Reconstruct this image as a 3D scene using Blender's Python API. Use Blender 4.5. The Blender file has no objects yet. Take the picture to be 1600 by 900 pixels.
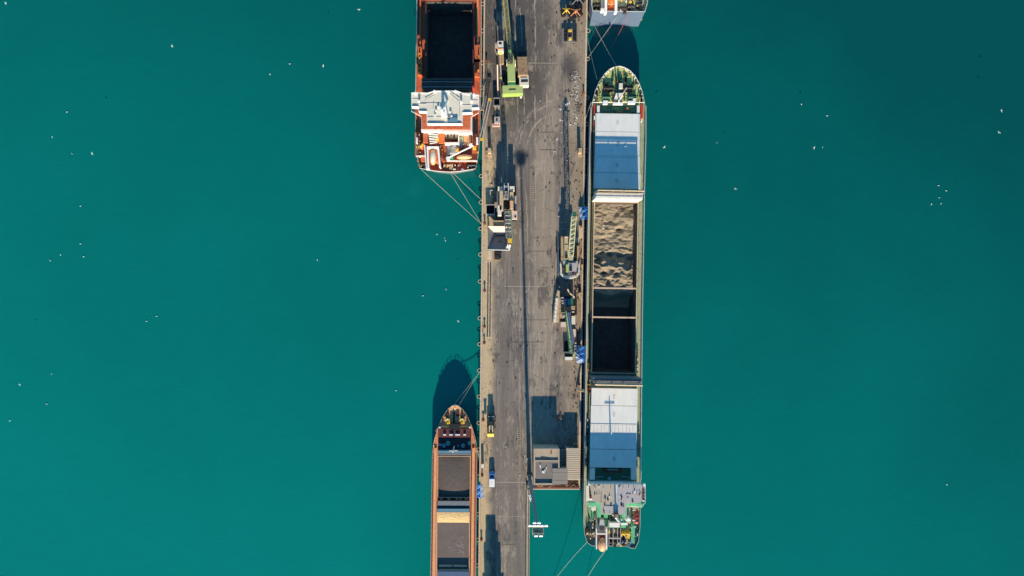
import bpy, math, random
from mathutils import Vector, noise as mnoise
from mathutils.geometry import tessellate_polygon
random.seed(7)
sc = bpy.context.scene
COL = sc.collection
R = math.radians
H = 213.0          # camera height over the quay top, metres
S = 0.2            # metres per photo pixel on the quay top (z = 0)
CX = -4.8          # camera x
SEA = -2.2

# ---------------- camera, sky, sun, exposure ----------------
cam = bpy.data.objects.new('camera', bpy.data.cameras.new('camera'))
COL.objects.link(cam)
cam.location = (CX, 0, H)
cam.data.sensor_width = 36
cam.data.lens = 36 * H / 320
cam.data.shift_x = -CX / 320
cam.data.clip_end = 3000
sc.camera = cam
SUN_EL, SUN_AZ = R(23.0), math.pi - 0.0275
world = bpy.data.worlds.new('World'); sc.world = world
world.use_nodes = True
wn = world.node_tree.nodes; wl = world.node_tree.links
for n in list(wn): wn.remove(n)
sky = wn.new('ShaderNodeTexSky'); sky.sky_type = 'NISHITA'; sky.sun_disc = False
sky.sun_elevation = SUN_EL; sky.sun_rotation = SUN_AZ
sky.air_density = 1.0; sky.dust_density = 0.0; sky.ozone_density = 6.0; sky.altitude = 0
bg = wn.new('ShaderNodeBackground'); bg.inputs[1].default_value = 0.125
wo = wn.new('ShaderNodeOutputWorld')
tint = wn.new('ShaderNodeMix'); tint.data_type = 'RGBA'; tint.blend_type = 'MULTIPLY'; tint.inputs[0].default_value = 1.0
tint.inputs[7].default_value = (0.50, 1.0, 0.97, 1)      # filter cuts red from the unseen sky so the shade turns bluer
wl.new(sky.outputs[0], tint.inputs[6]); wl.new(tint.outputs[2], bg.inputs[0]); wl.new(bg.outputs[0], wo.inputs[0])
sun = bpy.data.objects.new('sun', bpy.data.lights.new('sun', 'SUN'))
COL.objects.link(sun)
sun.data.energy = 5.0; sun.data.angle = R(0.5); sun.data.color = (1.0, 0.86, 0.65)
sd = Vector((math.sin(SUN_AZ) * math.cos(SUN_EL), math.cos(SUN_AZ) * math.cos(SUN_EL), math.sin(SUN_EL)))
sun.rotation_euler = sd.to_track_quat('Z', 'Y').to_euler()
sun.location = (0, -200, 120)
sc.view_settings.view_transform = 'Standard'
sc.view_settings.look = 'None'
sc.view_settings.exposure = 0.47
sc.view_settings.gamma = 1.0

# ---------------- materials ----------------
def lin(c): return tuple(((v / 255) / 12.92 if v <= 10 else ((v / 255 + 0.055) / 1.055) ** 2.4) for v in c)
MATS = {}
def nd(nt, t, **kw):
    n = nt.nodes.new(t)
    for k, v in kw.items(): setattr(n, k, v)
    return n
def mat(name, rgb, rough=0.6, metal=0.0, var=0.25, scale=1.5, rust=0.0, rust_rgb=(112, 62, 38), streak=None, k=1.0):
    m = bpy.data.materials.new(name); m.use_nodes = True
    nt = m.node_tree; b = nt.nodes['Principled BSDF']
    b.inputs['Roughness'].default_value = rough; b.inputs['Metallic'].default_value = metal
    base = [v * k for v in lin(rgb)]
    g = nd(nt, 'ShaderNodeNewGeometry')
    mp = nd(nt, 'ShaderNodeMapping'); mp.inputs['Scale'].default_value = streak or (1, 1, 1)
    nt.links.new(g.outputs['Position'], mp.inputs['Vector'])
    nz = nd(nt, 'ShaderNodeTexNoise'); nz.inputs['Scale'].default_value = scale; nz.inputs['Detail'].default_value = 6
    nz.inputs['Roughness'].default_value = 0.65
    nt.links.new(mp.outputs[0], nz.inputs['Vector'])
    cr = nd(nt, 'ShaderNodeValToRGB')
    cr.color_ramp.elements[0].position = 0.3; cr.color_ramp.elements[1].position = 0.7
    lo = [max(0, v * (1 - var)) for v in base]; hi = [min(0.9, v * (1 + var * 0.8)) for v in base]
    cr.color_ramp.elements[0].color = (*lo, 1); cr.color_ramp.elements[1].color = (*hi, 1)
    nt.links.new(nz.outputs[0], cr.inputs[0])
    out = cr.outputs[0]
    if rust > 0:
        n2 = nd(nt, 'ShaderNodeTexNoise'); n2.inputs['Scale'].default_value = 0.9; n2.inputs['Detail'].default_value = 9
        n2.inputs['Roughness'].default_value = 0.75
        nt.links.new(g.outputs['Position'], n2.inputs['Vector'])
        r2 = nd(nt, 'ShaderNodeValToRGB')
        r2.color_ramp.elements[0].position = 0.62 - 0.25 * rust; r2.color_ramp.elements[0].color = (0, 0, 0, 1)
        r2.color_ramp.elements[1].position = 0.70 - 0.2 * rust; r2.color_ramp.elements[1].color = (1, 1, 1, 1)
        nt.links.new(n2.outputs[0], r2.inputs[0])
        mx = nd(nt, 'ShaderNodeMix', data_type='RGBA')
        nt.links.new(r2.outputs[0], mx.inputs[0]); nt.links.new(out, mx.inputs[6])
        mx.inputs[7].default_value = (*lin(rust_rgb), 1)
        out = mx.outputs[2]
    nt.links.new(out, b.inputs['Base Color'])
    bp = nd(nt, 'ShaderNodeBump'); bp.inputs['Strength'].default_value = 0.25; bp.inputs['Distance'].default_value = 0.03
    nt.links.new(nz.outputs[0], bp.inputs['Height']); nt.links.new(bp.outputs[0], b.inputs['Normal'])
    MATS[name] = m
    return m
mat('white', (232, 228, 220), 0.45, var=0.08, rust=0.12)
mat('white_clean', (240, 238, 234), 0.4, var=0.04)
mat('hatch_white', (226, 223, 216), 0.5, var=0.10, scale=0.6, rust=0.06, rust_rgb=(196, 186, 170), streak=(1, .35, 1))
mat('warm_white', (226, 219, 200), 0.5, var=0.1)
mat('orange_deck', (198, 104, 66), 0.7, var=0.28, rust=0.3, rust_rgb=(120, 52, 34))
mat('orange_bright', (214, 112, 56), 0.6, var=0.2)
mat('peach_deck', (226, 164, 116), 0.7, var=0.2, rust=0.12, rust_rgb=(190, 110, 72))
mat('faded_orange', (206, 132, 92), 0.7, var=0.25, rust=0.15)
mat('maroon', (96, 42, 40), 0.7, var=0.3)
mat('green_deck', (92, 178, 132), 0.6, var=0.2, rust=0.15)
mat('olive_deck', (186, 192, 122), 0.7, var=0.2, rust=0.3, rust_rgb=(120, 78, 44))
mat('pale_green', (158, 170, 138), 0.7, var=0.2, rust=0.3, rust_rgb=(120, 90, 66))
mat('lilac_grey', (176, 168, 168), 0.7, var=0.12, rust=0.05)
mat('grey_steel', (120, 120, 118), 0.5, 0.2, var=0.3, rust=0.2)
mat('dark_steel', (44, 44, 50), 0.5, 0.2, var=0.3)
mat('black', (16, 16, 18), 0.6, var=0.3)
mat('rubber', (28, 27, 27), 0.85, var=0.3)
mat('pale_rubber', (176, 168, 154), 0.8, var=0.15)
mat('beige_steel', (196, 172, 138), 0.6, var=0.2, rust=0.25)
mat('tan_steel', (178, 152, 118), 0.65, var=0.2, rust=0.3)
mat('pink_steel', (220, 196, 180), 0.6, var=0.12)
mat('rust', (130, 74, 52), 0.8, var=0.4)
mat('lime', (176, 190, 118), 0.5, var=0.08)
mat('lime_bright', (172, 200, 98), 0.5, var=0.08)
mat('boom_green', (180, 178, 142), 0.55, var=0.2, rust=0.1)
mat('boom_olive', (150, 140, 82), 0.55, var=0.15)
mat('deep_green', (40, 104, 76), 0.5, var=0.2)
mat('ribbed_tan', (176, 136, 98), 0.7, var=0.12)
mat('yellow', (226, 184, 60), 0.5, var=0.12)
mat('cream', (232, 176, 128), 0.45, var=0.06)
mat('red', (200, 70, 56), 0.5, var=0.2)
mat('orange_boat', (244, 112, 40), 0.4, var=0.08)
mat('blue', (60, 130, 200), 0.5, var=0.15)
mat('light_blue', (128, 186, 232), 0.4, var=0.06)
mat('hull_blue', (66, 92, 122), 0.5, var=0.15, rust=0.1)
mat('hull_grey', (120, 122, 126), 0.5, var=0.15, rust=0.15)
mat('hull_pale', (196, 190, 180), 0.5, var=0.12, rust=0.25)
mat('transom_blue', (92, 108, 128), 0.5, var=0.15, rust=.1)
mat('teal_paint', (60, 140, 130), 0.5, var=0.15)
mat('sky_paint', (100, 140, 156), 0.5, var=0.1)
mat('glass', (20, 34, 52), 0.08, var=0.1)
mat('hold_steel', (88, 78, 72), 0.8, var=0.35, scale=0.6, rust=0.3, rust_rgb=(84, 56, 44))
mat('hold_brown', (112, 98, 92), 0.85, var=0.14, scale=0.4)
mat('hold_edge', (214, 182, 150), 0.6, var=0.12, rust=0.2)
mat('bulk_brown', (98, 87, 80), 0.95, var=0.2, scale=1.2)
mat('straw', (212, 180, 128), 0.9, var=0.3, scale=3)
mat('concrete', (176, 160, 138), 0.9, var=0.18, scale=0.8)
mat('concrete_warm', (206, 184, 158), 0.9, var=0.15, scale=0.8)
mat('concrete_dark', (92, 86, 82), 0.9, var=0.3, scale=0.8)
mat('roof_beige', (180, 162, 138), 0.85, var=0.12, scale=0.5)
mat('roof_grey', (128, 120, 113), 0.85, var=0.14, scale=0.6)
mat('roof_plate', (142, 132, 122), 0.8, var=0.12, streak=(0.2, 2, 1))
mat('roof_sheet', (180, 165, 146), 0.6, var=0.14, streak=(0.4, 2, 1))
mat('rubble', (110, 84, 76), 0.9, var=0.8, scale=4)
mat('rope', (186, 180, 160), 0.8, var=0.1)
mat('rope_red', (190, 80, 80), 0.8, var=0.1)
mat('gull_white', (245, 245, 242), 0.7, var=0.03)
mat('coal', (30, 29, 30), 0.9, var=0.4)
mat('lamp_white', (240, 232, 228), 0.4, var=0.05)
mat('mast_grey', (126, 142, 158), 0.45, 0.3, var=0.1)
mat('expansion_pale', (168, 156, 142), 0.9, var=0.2)
mat('expansion_dark', (74, 68, 66), 0.9, var=0.2)
mat('tread_dark', (70, 60, 54), 0.9, var=0.2)

def tarp_mat():
    m = mat('blue_tarp', (70, 140, 205), 0.45, var=0.3, scale=1.4, streak=(1, 1, 1))
mat('tarp_edge', (160, 176, 205), 0.5, var=0.2)
tarp_mat()

def math_n(nt, op, a, b=None, c=None, clamp=False):
    n = nd(nt, 'ShaderNodeMath', operation=op); n.use_clamp = clamp
    for i, v in enumerate((a, b, c)):
        if v is None: continue
        if isinstance(v, (int, float)): n.inputs[i].default_value = v
        else: nt.links.new(v, n.inputs[i])
    return n.outputs[0]
def ramp(nt, src, lo, hi):
    n = nd(nt, 'ShaderNodeMapRange'); n.interpolation_type = 'SMOOTHSTEP'
    nt.links.new(src, n.inputs[0]); n.inputs[1].default_value = lo; n.inputs[2].default_value = hi
    return n.outputs[0]
def noise(nt, vec, scale, detail=4, rough=0.6, stretch=(1, 1, 1)):
    mp = nd(nt, 'ShaderNodeMapping'); mp.inputs['Scale'].default_value = stretch
    nt.links.new(vec, mp.inputs[0])
    n = nd(nt, 'ShaderNodeTexNoise'); n.inputs['Scale'].default_value = scale
    n.inputs['Detail'].default_value = detail; n.inputs['Roughness'].default_value = rough
    nt.links.new(mp.outputs[0], n.inputs[0]); return n.outputs[0]
def mixc(nt, f, a, b):
    n = nd(nt, 'ShaderNodeMix', data_type='RGBA')
    if isinstance(f, (int, float)): n.inputs[0].default_value = f
    else: nt.links.new(f, n.inputs[0])
    for i, v in ((6, a), (7, b)):
        if isinstance(v, tuple): n.inputs[i].default_value = (*v, 1)
        else: nt.links.new(v, n.inputs[i])
    return n.outputs[2]

def nd_off(nt, vec, d):
    n = nd(nt, 'ShaderNodeVectorMath', operation='ADD'); nt.links.new(vec, n.inputs[0]); n.inputs[1].default_value = (d, d * 1.7, 0); return n.outputs[0]
def sea_material():
    m = bpy.data.materials.new('sea_water'); m.use_nodes = True
    nt = m.node_tree; b = nt.nodes['Principled BSDF']
    g = nd(nt, 'ShaderNodeNewGeometry'); pos = g.outputs['Position']
    sp = nd(nt, 'ShaderNodeSeparateXYZ'); nt.links.new(pos, sp.inputs[0])
    x, y = sp.outputs[0], sp.outputs[1]
    # water colour: broad drift, paler towards the south-west, broken by noise
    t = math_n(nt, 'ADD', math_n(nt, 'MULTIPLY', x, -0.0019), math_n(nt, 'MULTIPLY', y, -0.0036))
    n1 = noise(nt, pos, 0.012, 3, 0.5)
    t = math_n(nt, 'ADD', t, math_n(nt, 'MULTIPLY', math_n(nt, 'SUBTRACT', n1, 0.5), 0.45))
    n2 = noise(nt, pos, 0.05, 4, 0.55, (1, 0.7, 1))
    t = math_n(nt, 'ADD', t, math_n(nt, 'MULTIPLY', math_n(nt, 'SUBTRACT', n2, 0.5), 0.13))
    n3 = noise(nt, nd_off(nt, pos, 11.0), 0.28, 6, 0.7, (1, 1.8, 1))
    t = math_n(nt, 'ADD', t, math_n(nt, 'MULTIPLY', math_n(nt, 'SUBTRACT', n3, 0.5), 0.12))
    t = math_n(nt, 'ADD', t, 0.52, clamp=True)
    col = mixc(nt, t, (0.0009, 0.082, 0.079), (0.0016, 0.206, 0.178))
    # faint cloudy wash off the big ship's stern
    ddx = math_n(nt, 'MULTIPLY', math_n(nt, 'ADD', x, 37.0), 0.075); ddy = math_n(nt, 'MULTIPLY', math_n(nt, 'SUBTRACT', y, 32.0), 0.13)
    d = math_n(nt, 'SQRT', math_n(nt, 'ADD', math_n(nt, 'MULTIPLY', ddx, ddx), math_n(nt, 'MULTIPLY', ddy, ddy)))
    w = math_n(nt, 'SUBTRACT', 1.0, ramp(nt, d, 0.0, 1.0))
    w = math_n(nt, 'MULTIPLY', w, ramp(nt, noise(nt, pos, 0.16, 5, 0.6), 0.45, 0.8))
    col = mixc(nt, math_n(nt, 'MULTIPLY', w, 0.55), col, (0.01, 0.24, 0.22))
    nt.links.new(col, b.inputs['Base Color'])
    b.inputs['Roughness'].default_value = 0.12; b.inputs['IOR'].default_value = 1.33
    bp = nd(nt, 'ShaderNodeBump'); bp.inputs['Strength'].default_value = 0.35; bp.inputs['Distance'].default_value = 0.12
    wv = math_n(nt, 'ADD', noise(nt, pos, 0.9, 5, 0.6, (1, 1.6, 1)), math_n(nt, 'MULTIPLY', noise(nt, pos, 0.16, 3, 0.5), 1.6))
    nt.links.new(wv, bp.inputs['Height']); nt.links.new(bp.outputs[0], b.inputs['Normal'])
    MATS['sea'] = m
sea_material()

def slab_material():
    m = bpy.data.materials.new('quay_concrete'); m.use_nodes = True
    nt = m.node_tree; b = nt.nodes['Principled BSDF']; b.inputs['Roughness'].default_value = 0.92
    g = nd(nt, 'ShaderNodeNewGeometry'); pos = g.outputs['Position']
    sp = nd(nt, 'ShaderNodeSeparateXYZ'); nt.links.new(pos, sp.inputs[0])
    x = math_n(nt, 'ADD', sp.outputs[0], math_n(nt, 'MULTIPLY', sp.outputs[1], -0.0137)); y = sp.outputs[1]
    wob = math_n(nt, 'MULTIPLY', math_n(nt, 'SUBTRACT', noise(nt, pos, 0.09, 5, 0.65), 0.5), 7.0)
    xw = math_n(nt, 'ADD', x, wob)
    base = mixc(nt, noise(nt, pos, 1.2, 8, 0.75), lin((98, 89, 85)), lin((140, 128, 116)))
    # dusty lanes that run along the quay
    st = noise(nt, pos, 0.55, 6, 0.7, (1, 0.035, 1))
    base = mixc(nt, math_n(nt, 'MULTIPLY', ramp(nt, st, 0.50, 0.64), 0.6), base, lin((172, 156, 138)))
    st2 = noise(nt, pos, 1.6, 6, 0.75, (1, 0.05, 1))
    base = mixc(nt, math_n(nt, 'MULTIPLY', math_n(nt, 'MULTIPLY', ramp(nt, st2, 0.50, 0.62), ramp(nt, noise(nt, pos, 0.08, 4, 0.6, (1.3, 0.4, 1)), 0.42, 0.60)), 0.7), base, lin((92, 84, 82)))
    st3 = noise(nt, pos, 0.22, 4, 0.6, (1, 0.12, 1))
    base = mixc(nt, math_n(nt, 'MULTIPLY', ramp(nt, st3, 0.48, 0.62), 0.55), base, lin((100, 94, 94)))
    # light worn centre lane and dark lane beside it
    band = math_n(nt, 'MULTIPLY', ramp(nt, xw, 5.5, 7.5), math_n(nt, 'SUBTRACT', 1.0, ramp(nt, xw, 12.5, 14.5)))
    base = mixc(nt, math_n(nt, 'MULTIPLY', band, 0.6), base, mixc(nt, noise(nt, pos, 1.3, 6, 0.75, (1, .06, 1)), lin((132, 118, 106)), lin((186, 168, 146))))
    # coal dust in the northern half's west side
    north = math_n(nt, 'MULTIPLY', ramp(nt, math_n(nt, 'ADD', y, wob), 40.0, 62.0), math_n(nt, 'SUBTRACT', 1.0, ramp(nt, xw, 8.0, 14.0)))
    base = mixc(nt, math_n(nt, 'MULTIPLY', north, 0.85), base, mixc(nt, noise(nt, pos, .5, 8, .75), lin((52, 50, 52)), lin((100, 94, 91))))
    # sandy aprons
    apl = math_n(nt, 'SUBTRACT', 1.0, ramp(nt, xw, -7.4, -4.6))
    apl = math_n(nt, 'MULTIPLY', apl, math_n(nt, 'SUBTRACT', 1.0, ramp(nt, y, 40.0, 56.0)))
    sand = mixc(nt, noise(nt, pos, 0.7, 7, 0.7), lin((186, 160, 122)), lin((220, 194, 152)))
    base = mixc(nt, math_n(nt, 'MULTIPLY', apl, 0.92), base, sand)
    apr = math_n(nt, 'MULTIPLY', ramp(nt, xw, 15.0, 19.5), 0.75)
    sand2 = mixc(nt, noise(nt, pos, 1.0, 8, 0.75), lin((132, 116, 100)), lin((176, 156, 130)))
    base = mixc(nt, apr, base, sand2)
    for (off, ang_, wdt) in ((3.0, 0.035, .2), (5.2, 0.04, .2), (9.0, -0.02, .25), (11.0, -0.03, .18), (0.6, 0.09, .18), (-1.6, 0.10, .18), (7.1, 0.012, .3), (13.4, -0.05, .2)):
        lx_ = math_n(nt, 'SUBTRACT', math_n(nt, 'ADD', x, math_n(nt, 'ADD', math_n(nt, 'MULTIPLY', y, ang_), math_n(nt, 'MULTIPLY', wob, 0.35))), off)
        e = math_n(nt, 'SUBTRACT', 1.0, ramp(nt, math_n(nt, 'ABSOLUTE', lx_), wdt * 0.3, wdt))
        brk = ramp(nt, noise(nt, nd_off(nt, pos, off * 7), 0.09, 5, 0.7), 0.46, 0.58)
        base = mixc(nt, math_n(nt, 'MULTIPLY', math_n(nt, 'MULTIPLY', e, brk), 0.75), base, lin((176, 164, 148)) if off > 2 else lin((74, 70, 70)))
    # turning-circle tyre marks
    for (cx, cy, rr, w_, hi_) in ((14, 42, 12.0, 0.35, 0), (14, 42, 9.6, 0.3, 0), (13, 44, 7.8, 0.22, 0), (15, 40, 14.6, 0.25, 0)):
        dx = math_n(nt, 'SUBTRACT', sp.outputs[0], cx); dy = math_n(nt, 'SUBTRACT', y, cy)
        d = math_n(nt, 'SQRT', math_n(nt, 'ADD', math_n(nt, 'MULTIPLY', dx, dx), math_n(nt, 'MULTIPLY', math_n(nt, 'MULTIPLY', dy, dy), 0.6)))
        e = math_n(nt, 'SUBTRACT', 1.0, ramp(nt, math_n(nt, 'ABSOLUTE', math_n(nt, 'SUBTRACT', d, rr)), w_ * 0.4, w_))
        half = math_n(nt, 'MULTIPLY', math_n(nt, 'SUBTRACT', 1.0, ramp(nt, dx, -3.0, 0.5)), ramp(nt, dy, -1.0, 3.0))
        brk = ramp(nt, noise(nt, pos, 0.4, 4, 0.7), 0.42, 0.6)
        base = mixc(nt, math_n(nt, 'MULTIPLY', math_n(nt, 'MULTIPLY', math_n(nt, 'MULTIPLY', e, half), brk), 0.7), base, lin((168, 154, 136)))
    pa = ramp(nt, noise(nt, pos, 0.18, 9, 0.78, (1, 0.45, 1)), 0.54, 0.60)
    base = mixc(nt, math_n(nt, 'MULTIPLY', pa, 0.75), base, lin((160, 147, 130)))
    pb = ramp(nt, noise(nt, nd_off(nt, pos, 37.0), 0.15, 9, 0.8, (1.2, 0.35, 1)), 0.55, 0.60)
    base = mixc(nt, math_n(nt, 'MULTIPLY', pb, 0.75), base, lin((76, 72, 72)))
    crk = nd(nt, 'ShaderNodeTexVoronoi', feature='DISTANCE_TO_EDGE'); crk.inputs['Scale'].default_value = 0.13
    nt.links.new(nd_off(nt, pos, 5.0), crk.inputs['Vector'])
    cr_ = math_n(nt, 'SUBTRACT', 1.0, ramp(nt, crk.outputs[0], 0.004, 0.016))
    cr_ = math_n(nt, 'MULTIPLY', cr_, ramp(nt, noise(nt, pos, 0.3, 3, 0.6), 0.5, 0.6))
    base = mixc(nt, math_n(nt, 'MULTIPLY', cr_, 0.5), base, lin((70, 64, 62)))
    # burnt coal stain
    for (cx, cy, rr) in ((2.7, 41.0, 2.6), (18.3, 69, 4), (1.6, 68.5, 4)):
        dx = math_n(nt, 'SUBTRACT', sp.outputs[0], cx); dy = math_n(nt, 'MULTIPLY', math_n(nt, 'SUBTRACT', y, cy), 0.6)
        d = math_n(nt, 'SQRT', math_n(nt, 'ADD', math_n(nt, 'MULTIPLY', dx, dx), math_n(nt, 'MULTIPLY', dy, dy)))
        d = math_n(nt, 'ADD', d, math_n(nt, 'MULTIPLY', math_n(nt, 'SUBTRACT', noise(nt, pos, 0.8, 4, 0.6), 0.5), 1.8))
        base = mixc(nt, math_n(nt, 'MULTIPLY', math_n(nt, 'SUBTRACT', 1.0, ramp(nt, d, rr * 0.2, rr)), 0.7), base, lin((58, 54, 60)))
    st5 = noise(nt, pos, 3.5, 5, 0.7, (1, 0.09, 1))
    base = mixc(nt, math_n(nt, 'MULTIPLY', math_n(nt, 'MULTIPLY', ramp(nt, st5, 0.50, 0.60), ramp(nt, noise(nt, pos, 0.12, 4, 0.6, (1, 0.5, 1)), 0.46, 0.62)), 0.65), base, lin((178, 164, 146)))
    sp_ = ramp(nt, noise(nt, pos, 5.0, 6, 0.8), 0.68, 0.72)
    base = mixc(nt, math_n(nt, 'MULTIPLY', sp_, 0.5), base, lin((66, 60, 58)))
    oi = nd(nt, 'ShaderNodeObjectInfo')
    hsv = nd(nt, 'ShaderNodeHueSaturation')
    nt.links.new(math_n(nt, 'ADD', 0.97, math_n(nt, 'MULTIPLY', oi.outputs['Random'], 0.06)), hsv.inputs['Value'])
    nt.links.new(base, hsv.inputs['Color'])
    nt.links.new(hsv.outputs[0], b.inputs['Base Color'])
    bp = nd(nt, 'ShaderNodeBump'); bp.inputs['Strength'].default_value = 0.4; bp.inputs['Distance'].default_value = 0.05
    nt.links.new(noise(nt, pos, 1.6, 8, 0.7), bp.inputs['Height']); nt.links.new(bp.outputs[0], b.inputs['Normal'])
    MATS['quay'] = m
slab_material()

def sand_material():
    m = bpy.data.materials.new('sand'); m.use_nodes = True
    nt = m.node_tree; b = nt.nodes['Principled BSDF']; b.inputs['Roughness'].default_value = 0.95
    g = nd(nt, 'ShaderNodeNewGeometry'); pos = g.outputs['Position']
    base = mixc(nt, noise(nt, pos, 0.5, 8, 0.7), lin((134, 121, 100)), lin((170, 154, 130)))
    base = mixc(nt, math_n(nt, 'MULTIPLY', ramp(nt, noise(nt, pos, 2.2, 6, 0.7), 0.6, 0.72), 0.35), base, lin((110, 92, 82)))
    nt.links.new(base, b.inputs['Base Color'])
    bp = nd(nt, 'ShaderNodeBump'); bp.inputs['Strength'].default_value = 0.7; bp.inputs['Distance'].default_value = 0.08
    nt.links.new(noise(nt, pos, 2.5, 8, 0.7), bp.inputs['Height']); nt.links.new(bp.outputs[0], b.inputs['Normal'])
    MATS['sand'] = m
sand_material()

# ---------------- geometry helpers ----------------
def W(px, py, z=0.0):
    """the place of height z that lies under photo pixel (px, py)"""
    k = 1 - z / H
    gx = (px - 800) * S; gy = (450 - py) * S
    return Vector((CX + (gx - CX) * k, gy * k, z))

class MB:
    def __init__(self, t=0.0):
        self.v = []; self.f = []; self.t = t
    def add(self, vs, fs):
        o = len(self.v); self.v += [Vector(p) for p in vs]; self.f += [tuple(i + o for i in f) for f in fs]
        return self
    def quadpx(self, x0, y0, x1, y1, t):
        cx, cy = (x0 + x1) / 2, (y0 + y1) / 2; a, b = (x1 - x0) / 2, (y1 - y0) / 2
        return [(cx + i * a - j * b * t, cy + j * b + i * a * t) for i, j in ((-1, 1), (1, 1), (1, -1), (-1, -1))]
    def box(self, x0, y0, x1, y1, z0, z1, t=None):
        q = self.quadpx(x0, y0, x1, y1, self.t if t is None else t)
        return self.prism(q, z0, z1)
    def prism(self, pts, z0, z1, top=None):
        # pts: pixels at which the TOP face is seen
        tp = [W(x, y, z1) for x, y in pts]
        area = sum(tp[i].x * tp[(i + 1) % len(tp)].y - tp[(i + 1) % len(tp)].x * tp[i].y for i in range(len(tp)))
        if area < 0: tp.reverse()
        n = len(tp)
        bt = [Vector((p.x, p.y, z0)) for p in tp]
        fs = [tuple(range(n)), tuple(range(2 * n - 1, n - 1, -1))]
        fs += [(i, i + n, (i + 1) % n + n, (i + 1) % n) for i in range(n)]
        return self.add(tp + bt, fs)
    def obox(self, c, u, v, w):
        c, u, v, w = Vector(c), Vector(u), Vector(v), Vector(w)
        vs = [c + a * u + b * v + d * w for a in (-1, 1) for b in (-1, 1) for d in (-1, 1)]
        return self.add(vs, [(0, 1, 3, 2), (4, 6, 7, 5), (0, 4, 5, 1), (2, 3, 7, 6), (0, 2, 6, 4), (1, 5, 7, 3)])
    def cyl(self, px, py, z0, z1, r, r2=None, n=12):
        c = W(px, py, z1); r2 = r if r2 is None else r2
        top = [(c.x + r2 * math.cos(2 * math.pi * i / n), c.y + r2 * math.sin(2 * math.pi * i / n), z1) for i in range(n)]
        bot = [(c.x + r * math.cos(2 * math.pi * i / n), c.y + r * math.sin(2 * math.pi * i / n), z0) for i in range(n)]
        return self.add(top + bot, [tuple(range(n)), tuple(range(2 * n - 1, n - 1, -1))] + [(i, i + n, (i + 1) % n + n, (i + 1) % n) for i in range(n)])
    def tubew(self, pts, r, n=6, r_end=None):
        pts = [Vector(p) for p in pts]; rings = []
        for i, p in enumerate(pts):
            d = (pts[min(i + 1, len(pts) - 1)] - pts[max(i - 1, 0)]).normalized()
            a = d.cross(Vector((0, 0, 1)))
            if a.length < 1e-3: a = Vector((1, 0, 0))
            a.normalize(); b = d.cross(a).normalized()
            rr = r if r_end is None else r + (r_end - r) * i / (len(pts) - 1)
            rings.append([p + a * rr * math.cos(2 * math.pi * k / n) + b * rr * math.sin(2 * math.pi * k / n) for k in range(n)])
        vs = [v for rg in rings for v in rg]; fs = []
        for i in range(len(rings) - 1):
            for k in range(n):
                fs.append((i * n + k, i * n + (k + 1) % n, (i + 1) * n + (k + 1) % n, (i + 1) * n + k))
        fs.append(tuple(range(n - 1, -1, -1))); fs.append(tuple(range((len(rings) - 1) * n, len(rings) * n)))
        return self.add(vs, fs)
    def tube(self, pts, r, n=6, r_end=None):
        return self.tubew([W(*p) for p in pts], r, n, r_end)
    def ring(self, px, py, z, R_, r, n=14, m=6, arc=(0, 2 * math.pi), vertical=False, scale=(1, 1)):
        c = W(px, py, z); closed = abs(arc[1] - arc[0] - 2 * math.pi) < 1e-6
        pts = []
        cnt = n if closed else n + 1
        vs = []
        for i in range(cnt):
            a = arc[0] + (arc[1] - arc[0]) * i / n
            e = Vector((math.cos(a) * scale[0], math.sin(a) * scale[1], 0)); up = Vector((0, 0, 1))
            for k in range(m):
                q = 2 * math.pi * k / m
                vs.append(c + e * R_ + e * r * math.cos(q) + up * r * math.sin(q))
        fs = []
        for i in range(cnt if closed else cnt - 1):
            for k in range(m):
                j = (i + 1) % cnt
                fs.append((i * m + k, j * m + k, j * m + (k + 1) % m, i * m + (k + 1) % m))
        return self.add(vs, fs)
    def sheet(self, outer, holes, z, worldpts=False):
        loops = [[(Vector(p) if worldpts else W(p[0], p[1], z)) for p in lp] for lp in [outer] + holes]
        flat = [p for lp in loops for p in lp]
        tris = tessellate_polygon([[Vector((p.x, p.y, 0)) for p in lp] for lp in loops])
        fs = []
        for t in tris:
            a, b, c = (flat[i] for i in t)
            if (b - a).cross(c - a).z < 0: t = (t[0], t[2], t[1])
            fs.append(tuple(t))
        return self.add([(p.x, p.y, z) for p in flat], fs)
    def rail(self, pts, z, h=1.0, r=0.05, step=2.0, mids=1):
        """pts: pixels as seen at height z+h"""
        wp = [W(x, y, z + h) for x, y in pts]
        self.tubew(wp, r, 4)
        for k in range(mids):
            self.tubew([Vector((p.x, p.y, z + h * (k + 1) / (mids + 1))) for p in wp], r * 0.7, 4)
        for a, b in zip(wp, wp[1:]):
            L = (b - a).length; n = max(1, int(L / step))
            for i in range(n + 1):
                p = a.lerp(b, i / n); self.tubew([(p.x, p.y, z), (p.x, p.y, z + h)], r * 1.2, 4)
        return self
    def lattice(self, p0, p1, w0, w1, h0, h1, seg, r=0.09, rc=None, px=True):
        """four-chord boom between two points given as (px, py, z)"""
        a = W(*p0) if px else Vector(p0); b = W(*p1) if px else Vector(p1); d = (b - a).normalized()
        s = d.cross(Vector((0, 0, 1)));
        if s.length < 1e-3: s = Vector((1, 0, 0))
        s.normalize(); u = s.cross(d).normalized(); rc = rc or r * 1.5
        def cor(i, t):
            w = (w0 + (w1 - w0) * t) / 2; h = (h0 + (h1 - h0) * t) / 2
            sx, sy = ((-1, -1), (1, -1), (1, 1), (-1, 1))[i]
            return a.lerp(b, t) + s * w * sx + u * h * sy
        for i in range(4): self.tubew([cor(i, 0), cor(i, 1)], rc, 4)
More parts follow.
